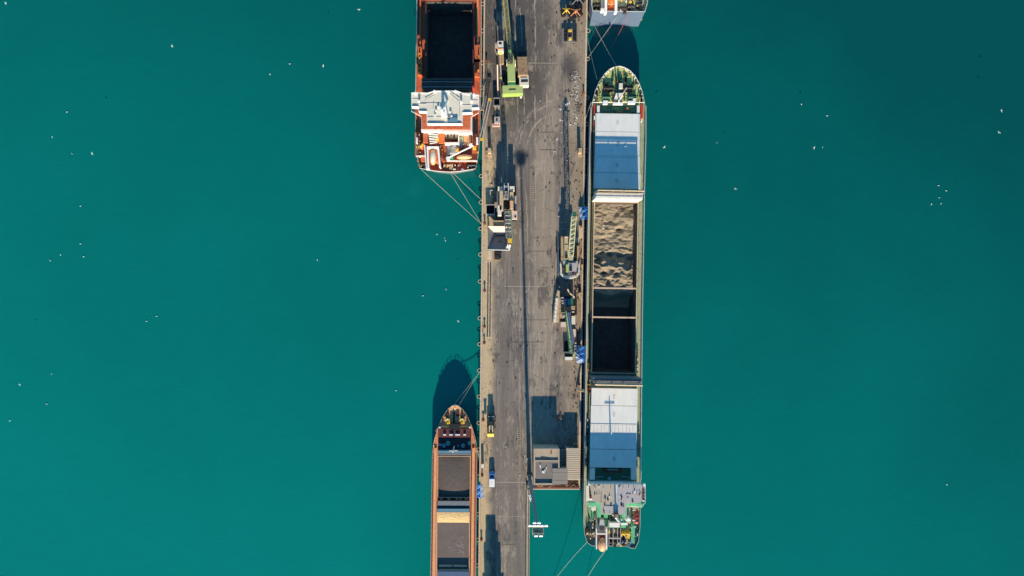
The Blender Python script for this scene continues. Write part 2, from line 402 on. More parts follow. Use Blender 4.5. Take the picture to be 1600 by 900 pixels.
        for k in range(seg + 1):
            t = k / seg
            for i in range(4): self.tubew([cor(i, t), cor((i + 1) % 4, t)], r, 3)
            if k < seg:
                for i in range(4):
                    self.tubew([cor(i, t), cor((i + 1) % 4, t + 1 / seg)] if k % 2 else [cor((i + 1) % 4, t), cor(i, t + 1 / seg)], r, 3)
        return self
    def blob(self, c, rx, ry, rz, ang=0.0, n=12, m=6, power=1.0, lift=0.0):
        """boat-like body: pointed along local y"""
        c = Vector(c); vs = []; ca, sa = math.cos(ang), math.sin(ang)
        for j in range(m + 1):
            ph = -math.pi / 2 + math.pi * j / m
            for i in range(n):
                th = 2 * math.pi * i / n
                x = math.copysign(abs(math.cos(th)) ** 0.8, math.cos(th)) * rx * math.cos(ph) ** 0.7
                y = math.sin(th) * ry * math.cos(ph) ** 0.7
                z = math.sin(ph) * rz
                vs.append(c + Vector((x * ca - y * sa, x * sa + y * ca, z + lift)))
        fs = [(j * n + i, j * n + (i + 1) % n, (j + 1) * n + (i + 1) % n, (j + 1) * n + i) for j in range(m) for i in range(n)]
        return self.add(vs, fs)
    def obj(self, name, m, origin=Vector((0, 0, 0)), smooth=False):
        me = bpy.data.meshes.new(name)
        me.from_pydata([tuple(v - origin) for v in self.v], [], self.f); me.update()
        me.materials.append(MATS[m])
        if smooth:
            for p in me.polygons: p.use_smooth = True
        o = bpy.data.objects.new(name, me); COL.objects.link(o)
        return o

def props(o, label=None, cat=None, group=None, kind=None):
    if label: o['label'] = label
    if cat: o['category'] = cat
    if group: o['group'] = group
    if kind: o['kind'] = kind
    return o

class Thing:
    def __init__(self, name, label, cat, px, py, z=0.0, group=None, t=0.0):
        self.root = bpy.data.objects.new(name, None); COL.objects.link(self.root)
        self.o = W(px, py, z); self.root.location = self.o; self.root.empty_display_size = 0.5
        props(self.root, label, cat, group); self.t = t
    def mb(self): return MB(self.t)
    def add(self, name, m, material, parent=None, label=None, kind=None, smooth=False):
        o = m.obj(name, material, self.o, smooth)
        o.parent = parent or self.root
        if label: o['label'] = label
        if kind: o['kind'] = kind
        return o
    def box(self, name, material, x0, y0, x1, y1, z0, z1, parent=None, t=None, label=None):
        return self.add(name, self.mb().box(x0, y0, x1, y1, z0, z1, t), material, parent, label)
    def cyl(self, name, material, px, py, z0, z1, r, r2=None, parent=None, n=12):
        return self.add(name, self.mb().cyl(px, py, z0, z1, r, r2, n), material, parent)
    def tube(self, name, material, pts, r, parent=None, n=6):
        return self.add(name, self.mb().tube(pts, r, n), material, parent)

def single(name, m, material, label, cat, origin, group=None, kind=None, smooth=False):
    o = m.obj(name, material, origin, smooth); o.location = origin
    return props(o, label, cat, group, kind)
def copy_tree(o, loc, parent=None):
    c = o.copy(); COL.objects.link(c)
    if parent: c.parent = parent
    else: c.location = loc
    for ch in o.children: copy_tree(ch, None, c)
    return c

# ---------------- sea and quay ----------------

QT = 0.0137
def lx(y): return 754.6 - (y - 130) * 0.0094      # west quay edge (pixels)
def rx(y): return 918.0 - (y - 20) * 0.0160       # east quay edge
quay = MB().prism([(lx(-260), -260), (rx(-260), -260), (rx(764), 764), (828.0, 764), (825.5, 1160), (lx(1160), 1160)], -9, -0.06).obj('quay', 'concrete_dark')
quay['kind'] = 'structure'
# concrete slabs, one object each
slab_meshes = {}
rows = [(-21 + 27 * i) for i in range(36)]
def slabs_between(y0, y1, xa, xb, n):
    for i in range(n):
        f0, f1 = i / n, (i + 1) / n
        def q(f, y): a, b = xa(y), xb(y); return a + (b - a) * f
        g = 0.05
        pts = [(q(f0, y0) + g, y0 + g), (q(f1, y0) - g, y0 + g), (q(f1, y1) - g, y1 - g), (q(f0, y1) + g, y1 - g)]
        c = W(sum(p[0] for p in pts) / 4, sum(p[1] for p in pts) / 4, 0)
        mm = MB().prism(pts, -0.058, 0.0)
        o = mm.obj('concrete_slab', 'quay', c); o.location = c; o.parent = quay
for r0 in rows:
    r1 = r0 + 27
    if r1 > 910: r1 = 910
    if r0 >= 910: break
    if r0 < 764 - 13:
        slabs_between(r0, min(r1, 762), lambda y: lx(y) + 2.6, lambda y: rx(y) - 3.0, 6) if r0 + 27 <= 764 else slabs_between(r0, 762, lambda y: lx(y) + 2.6, lambda y: rx(y) - 3.0, 6)
    else:
        slabs_between(r0 if r0 > 762.1 else 762.1, r1, lambda y: lx(y) + 2.6, lambda y: 827.6 - (y - 764) * 0.0063 - 6.5, 3)
# pieces beyond the frame in one sheet each
m = MB(); m.prism([(lx(-260) + 2.6, -259), (rx(-260) - 3, -259), (rx(-22) - 3, -22), (lx(-22) + 2.6, -22)], -0.058, 0)
m.prism([(lx(912) + 2.6, 912), (820.2, 912), (818.6, 1159), (lx(1159) + 2.6, 1159)], -0.058, 0)
o = m.obj('quay_surface', 'quay'); o.parent = quay
# coping beams at both edges, set a little proud
for nm, f0, f1, ya, yb, mt in (('coping', lambda y: lx(y), lambda y: lx(y) + 2.3, -259, 1159, 'concrete_warm'),
                               ('coping', lambda y: rx(y) - 2.7, lambda y: rx(y), -259, 763.5, 'concrete_warm')):
    n = 24
    for i in range(n):
        a = ya + (yb - ya) * i / n; b_ = ya + (yb - ya) * (i + 1) / n - 0.4
        if b_ < -30 or a > 930: continue
        c = W((f0(a) + f1(a)) / 2, (a + b_) / 2)
        o = MB().prism([(f0(a), a), (f1(a), a), (f1(b_), b_), (f0(b_), b_)], -0.6, 0.10).obj(nm, mt, c)
        o.location = c; o.parent = quay
ek = lambda y: 827.8 - (y - 764) * 0.0063
for k, (a0, a1, mt, z) in enumerate(((6.3, 4.9, 'expansion_dark', -0.02), (4.6, 2.2, 'concrete', 0.05), (1.9, 0.9, 'concrete_dark', 0.02), (0.8, 0.0, 'concrete', 0.12))):
    c = W(ek(830), 830)
    o = MB().prism([(ek(765) - a0, 765), (ek(765) - a1, 765), (ek(1159) - a1, 1159), (ek(1159) - a0, 1159)], -0.5, z).obj('edge_strip', mt, c); o.location = c; o.parent = quay
# expansion joints: filled strips lying over the slabs
for (xa, xb, y, mt, w) in ((825, 872, 98.5, 'expansion_pale', .5), (788, 853, 447.5, 'expansion_pale', .55), (775, 828, 753.5, 'expansion_pale', .6),
                           (842, 868, 206.5, 'expansion_dark', .4), (844, 868, 234, 'expansion_dark', .5), (824, 862, 392.5, 'expansion_dark', .35),
                           (845, 858, 418.5, 'expansion_dark', .45), (800, 850, 534.2, 'expansion_dark', .35), (822, 858, 499.8, 'expansion_dark', .3),
                           (767, 820, 806.8, 'expansion_pale', .3), (784, 806, 850.5, 'expansion_dark', .35), (756, 771, 98, 'expansion_dark', .3)):
    c = W((xa + xb) / 2, y)
    o = MB(0.003).box(xa, y - w, xb, y + w, 0.0, 0.012).obj('expansion_joint', mt, c); o.location = c; o.parent = quay

# ---------------- fenders, bollards ----------------
ff = MB()
ORD = ['first', 'second', 'third', 'fourth', 'fifth', 'sixth', 'seventh', 'eighth', 'ninth', 'tenth', 'eleventh', 'twelfth', 'thirteenth', 'fourteenth', 'fifteenth', 'sixteenth', 'seventeenth', 'eighteenth', 'nineteenth', 'twentieth']
def fender(px, py, side, label, first=[None, None]):
    loc = W(px, py, -0.35)
    i = 0 if side < 0 else 1
    if first[i] is None:
        root = bpy.data.objects.new('fender', None); COL.objects.link(root); root.location = loc
        a = (math.pi / 2, 3 * math.pi / 2) if side < 0 else (-math.pi / 2, math.pi / 2)
        m = MB(); c0 = W(800 + (-800 + px), py, -0.35)
        m.ring(px, py, -0.25, 0.52, 0.10, n=10, arc=a, scale=(1.25, 1))
        m.tubew([loc + Vector((0, 0.52, .1)), loc + Vector((-side * 0.5, 0.52, .1))], 0.12, 6)
        m.tubew([loc + Vector((0, -0.52, .1)), loc + Vector((-side * 0.5, -0.52, .1))], 0.12, 6)
        t = m.obj('guard_ring', 'pale_rubber', loc); t.parent = root
        m = MB(); m.obox(loc + Vector((side * 0.15, 0, -0.9)), (0.16, 0, 0), (0, 0.42, 0), (0, 0, 0.8))
        b = m.obj('rubber_block', 'rubber', loc); b.parent = root
        first[i] = root; r = root
    else: r = copy_tree(first[i], loc)
    props(r, label, 'fender', 'fenders along the quay edges')
lys = [6, 48, 98, 137, 275, 316, 357, 397.5, 439.5, 497, 537.5, 578.5, 619.5, 660.5, 702, 744, 803, 843, 883]
for i, y in enumerate(lys):
    fender(lx(y) - 1.2, y, -1, f'{ORD[i]} pale ring fender from the top along the left quay edge')
rys = [48, 92, 152.5, 194, 235, 276.5, 317, 359, 399.5, 441.5, 499, 581, 621, 704.5, 745.5]
for i, y in enumerate(rys):
    fender(rx(y) + 1.2, y, 1, f'{ORD[i]} pale ring fender from the top along the right quay edge')

def bollard(px, py, label, first=[None]):
    loc = W(px, py, 0)
    if first[0] is None:
        root = bpy.data.objects.new('bollard', None); COL.objects.link(root); root.location = loc
        q = MB().cyl(px, py, 0.0, 0.14, 0.45).obj('base_plate', 'rust', loc); q.parent = root
        m = MB().cyl(px, py, 0.14, 1.0, 0.24, 0.2); m.cyl(px, py, 1.0, 1.2, 0.36, 0.30)
        q = m.obj('post', 'rust', loc); q.parent = root; first[0] = root; r = root
    else: r = copy_tree(first[0], loc)
    props(r, label, 'bollard', 'rusty mooring bollards on the quay')
for px, py, lb in ((757.2, 454.5, 'rusty bollard beside the slotted strip, first below its top'),
                   (757.0, 510.5, 'rusty bollard beside the lower end of the slotted strip'),
                   (756.6, 536.0, 'rusty bollard just below the end of the slotted strip'),
                   (755.0, 656.5, 'rusty bollard beside the wheel loader at the left quay edge'),
                   (753.4, 742.5, 'rusty bollard at left quay edge beside the white truck'),
                   (752.2, 842.5, 'rusty bollard at left quay edge beside the large crane shadow'),
                   (757.5, 349.5, 'rusty bollard where two white mooring ropes meet the left quay edge'),
                   (907.3, 354.5, 'rusty bollard just below the upper blue tarpaulin on right quay edge'),
                   (905.8, 461.0, 'rusty bollard between the two lattice cranes on the right quay edge'),
                   (911.5, 146.0, 'rusty bollard right of the resting gulls on the right quay edge'),
                   (760.0, 96.0, 'rusty bollard on the left quay edge beside the large orange ship'),
                   (904.5, 600.0, 'rusty bollard below the lower blue tarpaulin on right quay edge')):
    bollard(px, py, lb)

# slotted strip on the west apron
t = Thing('slotted_channel', 'long slotted concrete strip with two rows of dark slots on sandy left apron', 'channel', 763.8, 468)
t.box('channel_bed', 'concrete_warm', 760.6, 407, 767.6, 528, 0.0, 0.07, t=-0.009)
m = MB()
for i in range(29):
    y = 412 + i * 4.05 + random.uniform(-.3, .3)
    for dx in (-1.9, 1.7):
        m.obox(W(764.2 - (y - 468) * 0.009 + dx + random.uniform(-.15, .15), y, 0.15), (0.20, 0.06, 0), (0, 0.24, 0), (0, 0, 0.08))
t.add('slot_block', m, 'tread_dark', kind='stuff')
# drain gratings
def grating(px0, py0, px1, py1, nx, ny, label):
    t = Thing('drain_grating', label, 'grating', (px0 + px1) / 2, (py0 + py1) / 2)
    t.box('grating_bed', 'expansion_dark', px0, py0, px1, py1, 0.0, 0.02)
    m = MB()
    for i in range(nx + 1):
        x = px0 + (px1 - px0) * i / nx; m.box(x - .35, py0 - .3, x + .35, py1 + .3, 0.0, 0.05)
    t.add('long_bars', m, 'concrete')
    m = MB()
    for j in range(ny + 1):
        y = py0 + (py1 - py0) * j / ny; m.box(px0 + .4, y - .35, px1 - .4, y + .35, 0.0, 0.045)
    t.add('cross_bars', m, 'concrete')
grating(808.5, 668.5, 816, 695.5, 3, 9, 'pale rectangular drain grating right of centre left of mast shadow low on quay')
grating(829.5, 289, 836, 312, 3, 8, 'faint pale drain grating in the middle of the quay right of grey crane')

# control boxes on low platforms
def control_box(px, py, label, dirn):
    t = Thing('control_box', label, 'cabinet', px, py, group='tall beige cabinets on low platforms')
    m = MB(); m.box(px - 7 if dirn > 0 else px - 3, py - 2, px + 4, py + 7, 0, 0.35)
    t.add('platform', m, 'tan_steel')
    t.box('cabinet', 'beige_steel', px - 2.6, py - 5.5, px + 2.6, py + 1.5, 0.35, 3.2)
    t.box('door', 'tan_steel', px - 2.0, py + 1.5, px + 2.0, py + 1.9, 0.6, 2.8)
    m = MB(); m.rail([(px - 6 if dirn > 0 else px - 3, py + 6.6), (px + 4, py + 6.6), (px + 4, py - 2)], 0.35, 0.9, 0.05)
    t.add('handrail', m, 'beige_steel')
control_box(765, 237, 'beige cabinet on a low platform beside the yellow-ended gangways', 1)
control_box(906.8, 237, 'beige cabinet on low platform at right quay edge beside the long white-hatched ship', -1)
t = Thing('switch_cabinet', 'cream switch cabinet with long shadow at left quay edge above the white truck', 'cabinet', 754.4, 729)
t.box('cabinet_body', 'cream', 752.0, 725.5, 756.0, 731.5, 0.1, 2.4)
t.box('cabinet_plinth', 'concrete_dark', 751.7, 725.2, 756.3, 732.0, 0.1, 0.25)
t.box('cabinet_lid', 'warm_white', 751.8, 725.3, 756.2, 731.7, 2.4, 2.5)
t = Thing('switch_cabinet', 'narrow rust-stained post cabinet at the quay edge beside the wheel loader', 'cabinet', 757.5, 646)
t.box('cabinet_body', 'tan_steel', 756.3, 645, 760.0, 647.5, 0.0, 1.7)
t.box('cabinet_lid', 'grey_steel', 756.1, 644.8, 760.2, 647.7, 1.7, 1.78)
# pallets and beams
t = Thing('pallet_stack', 'dark heap of stacked timber pallets below the grey hopper', 'pallets', 777, 400)
for i in range(7):
    y = 393 + i * 2.1; x = 772 + random.uniform(0, 1.5)
    m = t.mb(); m.box(x, y, x + random.uniform(7, 11), y + 1.3, 0.0, random.uniform(0.25, 0.9), t=random.uniform(-.05, .1))
    t.add('timber', m, random.choice(['dark_steel', 'tread_dark', 'tan_steel']))

# ---------------- high mast ----------------
t = Thing('lamp_mast', 'tall leaning-looking grey floodlight mast with crowded lamp platform over the water', 'light mast', 827.3, 747)
bx_, by_ = W(827.3, 747, 0).x, W(827.3, 747, 0).y
MH = 42.5
m = MB(); m.tubew([(bx_, by_, 0.5 + (MH - 0.5) * i / 8) for i in range(9)], 0.62, 12, 0.26); t.add('mast_pole', m, 'mast_grey')
m = MB()
m.cyl(827.3, 747, 0.0, 0.5, 1.1, 1.0); t.add('mast_base', m, 'concrete')
def wz(dx, dy, z): return Vector((bx_ + dx, by_ + dy, z))
m = MB(); m.obox(wz(0.1, -1.2, MH), (1.45, 0, 0), (0, 1.0, 0), (0, 0, 0.06)); pl = t.add('platform', m, 'pale_green')
m = MB()
for s in (-1, 1): m.tubew([wz(s * 1.45, 0, MH + .9), wz(s * 1.45, -2.2, MH + .9)], 0.05, 4)
m.tubew([wz(-1.45, -2.2, MH + .9), wz(1.45, -2.2, MH + .9)], 0.05, 4)
m.obox(wz(0.1, -1.75, MH + .3), (1.3, 0, 0), (0, .12, 0), (0, 0, .25))
t.add('platform_rail', m, 'grey_steel', pl)
for dx, dy in [(-2.0, 0.05), (-1.0, .05), (0, .05), (1.0, .05), (2.0, .05), (-0.9, 0.75), (0.2, .75), (-0.5, -2.45), (0.7, -2.45)]:
    m = MB(); m.obox(wz(dx + .1, dy, MH + 0.35), (0.42, 0, 0), (0, 0.2, 0.12), (0, -0.08, 0.16)); q = t.add('floodlight', m, 'lamp_white')
m = MB(); m.tubew([wz(-2.1, .05, MH + .1), wz(2.3, .05, MH + .1)], .06, 4); m.tubew([wz(0, .8, MH + .1), wz(0.0, -2.5, MH + .1)], .06, 4); t.add('lamp_bar', m, 'grey_steel')
t = Thing('equipment_heap', 'small dark clutter of boxes and cable beside the foot of the lamp mast', 'equipment', 823.5, 755)
for i in range(12):
    x = 821 + random.uniform(0, 6); y = 749 + random.uniform(0, 14)
    t.box('box', random.choice(['grey_steel', 'beige_steel', 'dark_steel', 'pale_green']), x, y, x + random.uniform(1, 2.6), y + random.uniform(.8, 2.2), 0.0 if y < 764 else 0.12, random.uniform(.3, 1.3))
t.tube('pipe', 'tan_steel', [(822, 728, .3), (822.6, 750, .3)], .12)
t.box('post', 'white', 823.2, 716.5, 824.8, 719, 0, 1.0)

# ---------------- low building ----------------
t = Thing('quay_building', 'low flat-roofed quay building with mixed beige, grey and ribbed roofs', 'building', 870, 764)
BZ = 5.8
def pbox(n, mt, x0, y0, x1, y1, z0, z1, **k): return t.box(n, mt, x0, y0, x1, y1, z0, z1, **k)
pbox('wall', 'concrete_warm', 834.2, 701.2, 873.8, 757, 0.0, BZ - 0.1)
pbox('roof', 'roof_beige', 836.2, 703, 871.8, 716.5, BZ - .1, BZ + .12, label='beige roof panel')
pbox('roof', 'roof_grey', 836.6, 721.2, 872, 754.8, BZ - .1, BZ + .02, label='grey stained roof panel')
def par(*b): pbox('parapet', 'roof_sheet', *b)
par(834, 701, 836, 757.6, BZ - .1, BZ + .55); par(836.2, 701, 872, 702.8, BZ - .1, BZ + .55); par(872.2, 701, 874.2, 732, BZ - .1, BZ + .55)
par(836.2, 719.2, 872, 721, BZ - .1, BZ + .5); par(836.2, 755.2, 863, 757.6, BZ - .1, BZ + .55)
for x, y, w, h in ((843.5, 726.5, 1.6, 5), (847, 736, 3.8, 3.2), (851, 733.5, 1.2, 3), (853.2, 730, 1, 3.4)):
    pbox('roof_vent', 'white', x, y, x + w, y + h, BZ + .02, BZ + .35, t=-0.15)
t.tube('roof_pipe', 'tread_dark', [(845.5, 715.2, BZ + .25), (860, 717.2, BZ + .25)], .09)
pbox('roof_hatch', 'maroon', 860.5, 703, 862, 709.5, BZ + .12, BZ + .35)
pbox('lower_roof', 'roof_plate', 874.4, 703, 884.2, 756, 0.0, 2.6)
for x, y, w, h in ((875.2, 725, 3, 2.6), (878, 727, 2.2, 3.4), (880.6, 724.6, 2.4, 2), (881, 728, 1.6, 2.6), (876, 729, 2, 1.6)):
    pbox('junk_crate', 'grey_steel', x, y, x + w, y + h, 2.6, 2.6 + random.uniform(.4, 1.1))
pbox('hall_wall', 'concrete_warm', 885, 702.2, 905.4, 749.6, 0, 4.1)
n = 17
for i in range(n):
    y0 = 700.6 + i * 2.92
    m = t.mb(); a = t.mb().quadpx(884.6, y0, 905.9, y0 + 2.7, 0.004)
    p = [W(*a[0], 4.30), W(*a[1], 4.30), W(*a[2], 4.38), W(*a[3], 4.38)]
    lo = [v - Vector((0, 0, .12)) for v in p]
    m.add(p + lo, [(0, 1, 2, 3), (7, 6, 5, 4), (0, 4, 5, 1), (1, 5, 6, 2), (2, 6, 7, 3), (3, 7, 4, 0)])
    t.add('roof_sheet', m, 'roof_sheet')
pbox('annex', 'concrete_warm', 863.6, 732.6, 886.4, 756.4, 0, 6.3)
for i in range(4):
    pbox('roof_plate', 'roof_plate', 863 + .0, 732 + i * 6.25, 887, 732 + i * 6.25 + 6.1, 6.3, 6.42 + .03 * (i % 2))
pbox('terrace', 'rubble', 833.5, 757.8, 904.6, 763.6, 0.0, 1.2)
pbox('terrace_edge', 'rust', 834.5, 761.4, 904.4, 763.4, 1.2, 1.35)
pbox('kerb', 'warm_white', 832.5, 763.9, 905.5, 764.9, -0.5, 0.5)
for i in range(26):
    x = random.choice([random.uniform(836, 886), random.uniform(887, 902)]); y = random.uniform(758.2, 761) if x < 886 else random.uniform(750.6, 760.5)
    pbox('debris', random.choice(['tread_dark', 'maroon', 'tan_steel', 'grey_steel']), x, y, x + random.uniform(.8, 2.4), y + random.uniform(.6, 1.6), 1.2 if y > 757.9 else 0.0, random.uniform(1.5, 2.2), t=random.uniform(-.4, .4))
for i in range(9):
    x = 836 + i * 7.6; z1 = 1.6
    pbox('back_crate', random.choice(['hull_grey', 'grey_steel', 'sky_paint']), x, 696.5, x + random.uniform(2, 5), 699.5, 0.0, random.uniform(.8, 2.0))
t = Thing('container_box', 'small grey-and-rust shed at the right quay edge in the building shadow', 'shed', 900, 694)
t.box('shed_wall', 'rust', 896, 691.5, 902.2, 695.5, 0.0, 2.3); t.box('shed_roof', 'tan_steel', 895.6, 691, 902.6, 696, 2.3, 2.45)
t.box('shed_door', 'dark_steel', 898, 695.5, 900, 695.8, 0.1, 2.0)

# the heap of yard junk that throws the ragged shadow north of the building is low crates
t = Thing('junk_pile', 'scattered pale junk in the dark building shadow on the quay', 'junk', 888, 672)
for (x, y, s_) in ((878, 672.5, 1.8), (881, 676.5, 2), (886, 674, 2.4), (884.5, 666, 1.6), (896, 661, 1.6), (898.2, 663.5, 1.4), (884, 678, 1.2), (853, 694.5, 1.4), (888, 671, 1.0)):
    t.box('junk_piece', 'lilac_grey', x, y, x + s_, y + s_ * .7, 0.0, 0.5, t=random.uniform(-.5, .5))
t = Thing('plank_heap', 'pinkish broken planks above the building between two dark shadows', 'planks', 875, 656)
for i in range(6):
    a = (873 + random.uniform(-1, 3), 650 + random.uniform(0, 10), .15 + .08 * i)
    m = t.mb(); p = W(*a); an = random.uniform(0.6, 1.6)
    m.obox(p, (math.cos(an) * .9, math.sin(an) * .9, 0), (-math.sin(an) * .12, math.cos(an) * .12, 0), (0, 0, .04)); t.add('plank', m, random.choice(['pink_steel', 'rust', 'tan_steel']))

# ---------------- vehicles ----------------
def wheel(T, px, py, r=0.5, w=0.3, name='wheel', dx=0):
    c = W(px, py, 0); m = MB(); m.tubew([(c.x - w / 2, c.y, r), (c.x + w / 2, c.y, r)], r, 12)
    o = T.add(name, m, 'rubber')
    m = MB(); s = -1 if dx < 0 else 1
    m.tubew([(c.x + s * w / 2, c.y, r), (c.x + s * (w / 2 + .03), c.y, r)], r * .5, 10); T.add('rim', m, 'grey_steel', o)
t = Thing('parked_truck', 'small truck with blue rounded cab and white rear parked on left apron', 'truck', 768.5, 749)
for (x, y, s) in ((764.9, 740.5, -1), (772.6, 740.5, 1), (764.9, 756.5, -1), (772.6, 756.5, 1)): wheel(t, x, y, .42, .26, dx=s)
m = MB(); m.box(764.6, 739.5, 772.8, 760.8, .45, 0.75); t.add('chassis', m, 'dark_steel')
m = MB(); arc = [(764.3, 748.6), (764.2, 741.4), (765.3, 738.4), (767.2, 737.2), (769.9, 737.2), (771.8, 738.4), (773.0, 741.4), (772.9, 748.6)]
m.prism(arc, .75, 1.55); t.add('body', m, 'light_blue', label='light blue rounded front')
m = MB(); m.prism([(765.0, 748.3), (765.2, 741.6), (772.1, 741.6), (772.3, 748.3)], 1.55, 2.1); cab = t.add('cab', m, 'light_blue')
m = MB(); q = [(765.6, 742.4), (771.9, 742.4), (771.4, 746.6), (766.1, 746.6)]; m.prism(q, 2.1, 2.14); t.add('windscreen', m, 'glass', cab)
m = MB(); m.box(764.5, 748.9, 772.9, 761.2, .75, 2.5); t.add('cargo_box', m, 'white_clean')
m = MB(); m.box(767.8, 752.5, 769.2, 758, 2.5, 2.56); t.add('roof_rib', m, 'warm_white')

t = Thing('wheel_loader', 'dark wheel loader with yellow front bucket at the left quay apron', 'loader', 767, 662)
for (x, y, s) in ((762.6, 652, -1), (771.4, 652, 1), (762.6, 667, -1), (771.4, 667, 1)): wheel(t, x, y, .75, .55, dx=s)
t.box('rear_body', 'dark_steel', 762.9, 649.5, 771.2, 657.5, .6, 2.3)
t.box('engine_cover', 'deep_green', 763.6, 650.2, 770.6, 656.6, 2.3, 2.5)
t.box('rear_bar', 'lilac_grey', 762.4, 650.2, 771.8, 651.4, 2.5, 2.62)
cab = t.box('cab', 'glass', 764.2, 657.8, 770, 664.2, .8, 3.2)
t.box('cab_roof', 'dark_steel', 764, 657.6, 770.2, 664.4, 3.2, 3.32, parent=cab)
t.box('front_frame', 'grey_steel', 764.8, 664.6, 769.6, 672, .6, 1.5)
for x in (764.6, 769.8): t.tube('lift_arm', 'beige_steel', [(x, 665, 1.7), (x, 676.5, .8)], .16)
m = MB(); pr = [(0, 0.1), (0, 1.1), (.25, 1.25), (1.4, .15), (1.4, .05)]
a, b_ = W(761.6, 675.3), W(771.6, 675.3)
vs = [(a.x, a.y - d, z) for d, z in pr] + [(b_.x, b_.y - d, z) for d, z in pr]; n = 5
m.add(vs, [tuple(range(n - 1, -1, -1)), tuple(range(n, 2 * n))] + [(i, (i + 1) % n, (i + 1) % n + n, i + n) for i in range(n)]); t.add('bucket', m, 'yellow')
m = MB()
for i in range(6): m.box(762 + i * 1.7, 681.8, 762.9 + i * 1.7, 683, .05, .16)
t.add('bucket_teeth', m, 'warm_white')
t.tube('hydraulic_hose', 'black', [(771.4, 659, 1.4), (774.6, 664, 1.0), (774.0, 668.5, .8), (771.2, 669, 1.0)], .12)

t = Thing('dump_truck', 'grey dump truck with dark open body and pink bumper beside the gangways', 'truck', 776.5, 180)
for (x, y, s) in ((771.6, 158, -1), (780.8, 158, 1), (772.2, 172, -1), (780.8, 172, 1), (772.2, 188, -1), (780.8, 188, 1)): wheel(t, x, y, .5, .35, dx=s)
m = MB(); m.box(770.9, 152, 772.0, 165, .7, 2.6); m.box(780.2, 152, 781.3, 165, .7, 2.6); m.box(772, 152, 780.2, 153, .7, 2.6); m.box(772, 164, 780.2, 165, .7, 2.6)
sk = t.add('skip_walls', m, 'hull_grey'); t.box('skip_fill', 'coal', 772, 153, 780.2, 164, .7, 1.7, parent=sk)  # near-black fill inside the open body walls
m = MB(); m.box(772.8, 165.2, 774.6, 192, .6, 1.5); m.box(778.8, 165.2, 780.6, 192, .6, 1.5); t.add('frame_rail', m, 'beige_steel')
t.box('engine_deck', 'hull_grey', 774.7, 166.5, 778.7, 178, .6, 1.3)
cab = t.box('cab', 'lilac_grey', 772.2, 182.5, 781, 191.8, .6, 2.5)
t.box('roof_hatch', 'dark_steel', 775, 185, 777.6, 189, 2.5, 2.6, parent=cab)
t.box('bumper', 'pink_steel', 769.4, 193.4, 781.2, 197.6, .5, 1.3)
m = MB(); m.cyl(772, 195.5, 1.3, 1.45, .22); m.cyl(775, 195.5, 1.3, 1.45, .22); m.cyl(778.4, 195.5, 1.3, 1.45, .22); t.add('lamp_row', m, 'red')
t = Thing('steel_pole', 'long pale steel pole standing left of the lime crane', 'pole', 777.5, 149)
t.tube('pole_shaft', 'pink_steel', [(778.2, 150, .4), (777.6, 125, 3.5), (777.2, 101, 6)], .22); t.box('pole_foot', 'concrete', 776.6, 146.5, 780, 151.5, 0, .45)

t = Thing('wheeled_trailer', 'grey trailer with eight dark wheels and yellow centre pieces at top right', 'trailer', 890, 55)
t.box('trailer_bed', 'hull_grey', 878.3, 44.4, 902, 66, .55, .85)
for i in range(4):
    for x, s in ((884, -1), (898, 1)):
        m = MB(); c = W(x, 47 + i * 5.2, 1.0); m.obox(c + Vector((0, 0, .05)), (.55, -.12 * s, 0), (0, .30, 0), (0, 0, .35)); t.add('wheel', m, 'rubber')
t.box('yellow_block', 'yellow', 888, 45.8, 893.4, 49.4, .85, 1.7); t.box('yellow_block', 'yellow', 889, 58, 893, 61.5, .85, 1.7)
t.box('axle_box', 'dark_steel', 887.6, 50, 893.4, 57.6, .85, 1.4)
def grab(px, py, label, mt, sc_=1.0, ang=0.0):
    t = Thing('clamshell_grab', label, 'grab', px, py, group='grab buckets on the right side of quay')
    c = W(px, py, 0)
    for s in (-1, 1):
        m = MB(); L = 1.5 * sc_
        prof = [(0.15, 1.6), (1.1, 1.9), (1.75, 1.0), (1.3, 0.1), (0.5, 0.0)]
        vs = []
        for yy in (-1.1 * sc_, 1.1 * sc_):
            for a_, z in prof:
                x = s * a_ * sc_; vs.append(c + Vector((x * math.cos(ang) - yy * math.sin(ang), x * math.sin(ang) + yy * math.cos(ang), z * sc_)))
        n = 5; fs = [tuple(range(n)), tuple(range(2 * n - 1, n - 1, -1))] + [(i, i + n, (i + 1) % n + n, (i + 1) % n) for i in range(n)]
        m.add(vs, fs); t.add('shell', m, 'dark_steel')
    m = MB(); m.tubew([c + Vector((0, 0, 1.4 * sc_)), c + Vector((0, 0, 3.2 * sc_))], .28, 8); t.add('head', m, mt)
    m = MB()
    for s in (-1, 1): m.tubew([c + Vector((0, 0, 3.0 * sc_)), c + Vector((s * 1.2 * sc_, .9 * sc_, 1.8 * sc_))], .17, 5, .12); m.tubew([c + Vector((0, 0, 3.0 * sc_)), c + Vector((s * 1.2 * sc_, -.9 * sc_, 1.8 * sc_))], .17, 5, .12)
    t.add('tie_rods', m, mt)
grab(898, 24, 'orange clamshell grab resting by the right quay edge near the top', 'faded_orange', 1.25, .5)
grab(884, 21, 'yellow-orange clamshell grab left of its orange neighbour near the top', 'yellow', 1.0, 0.2)
grab(901, 6, 'grey clamshell grab at the very top right of the quay', 'hull_grey', 1.5, 0.9)

# ---------------- cranes ----------------
def rails(T, m_pts, z, mt='beige_steel', h=.9, parent=None):
    m = MB(); m.rail(m_pts, z, h, .05); T.add('handrail', m, mt, parent)

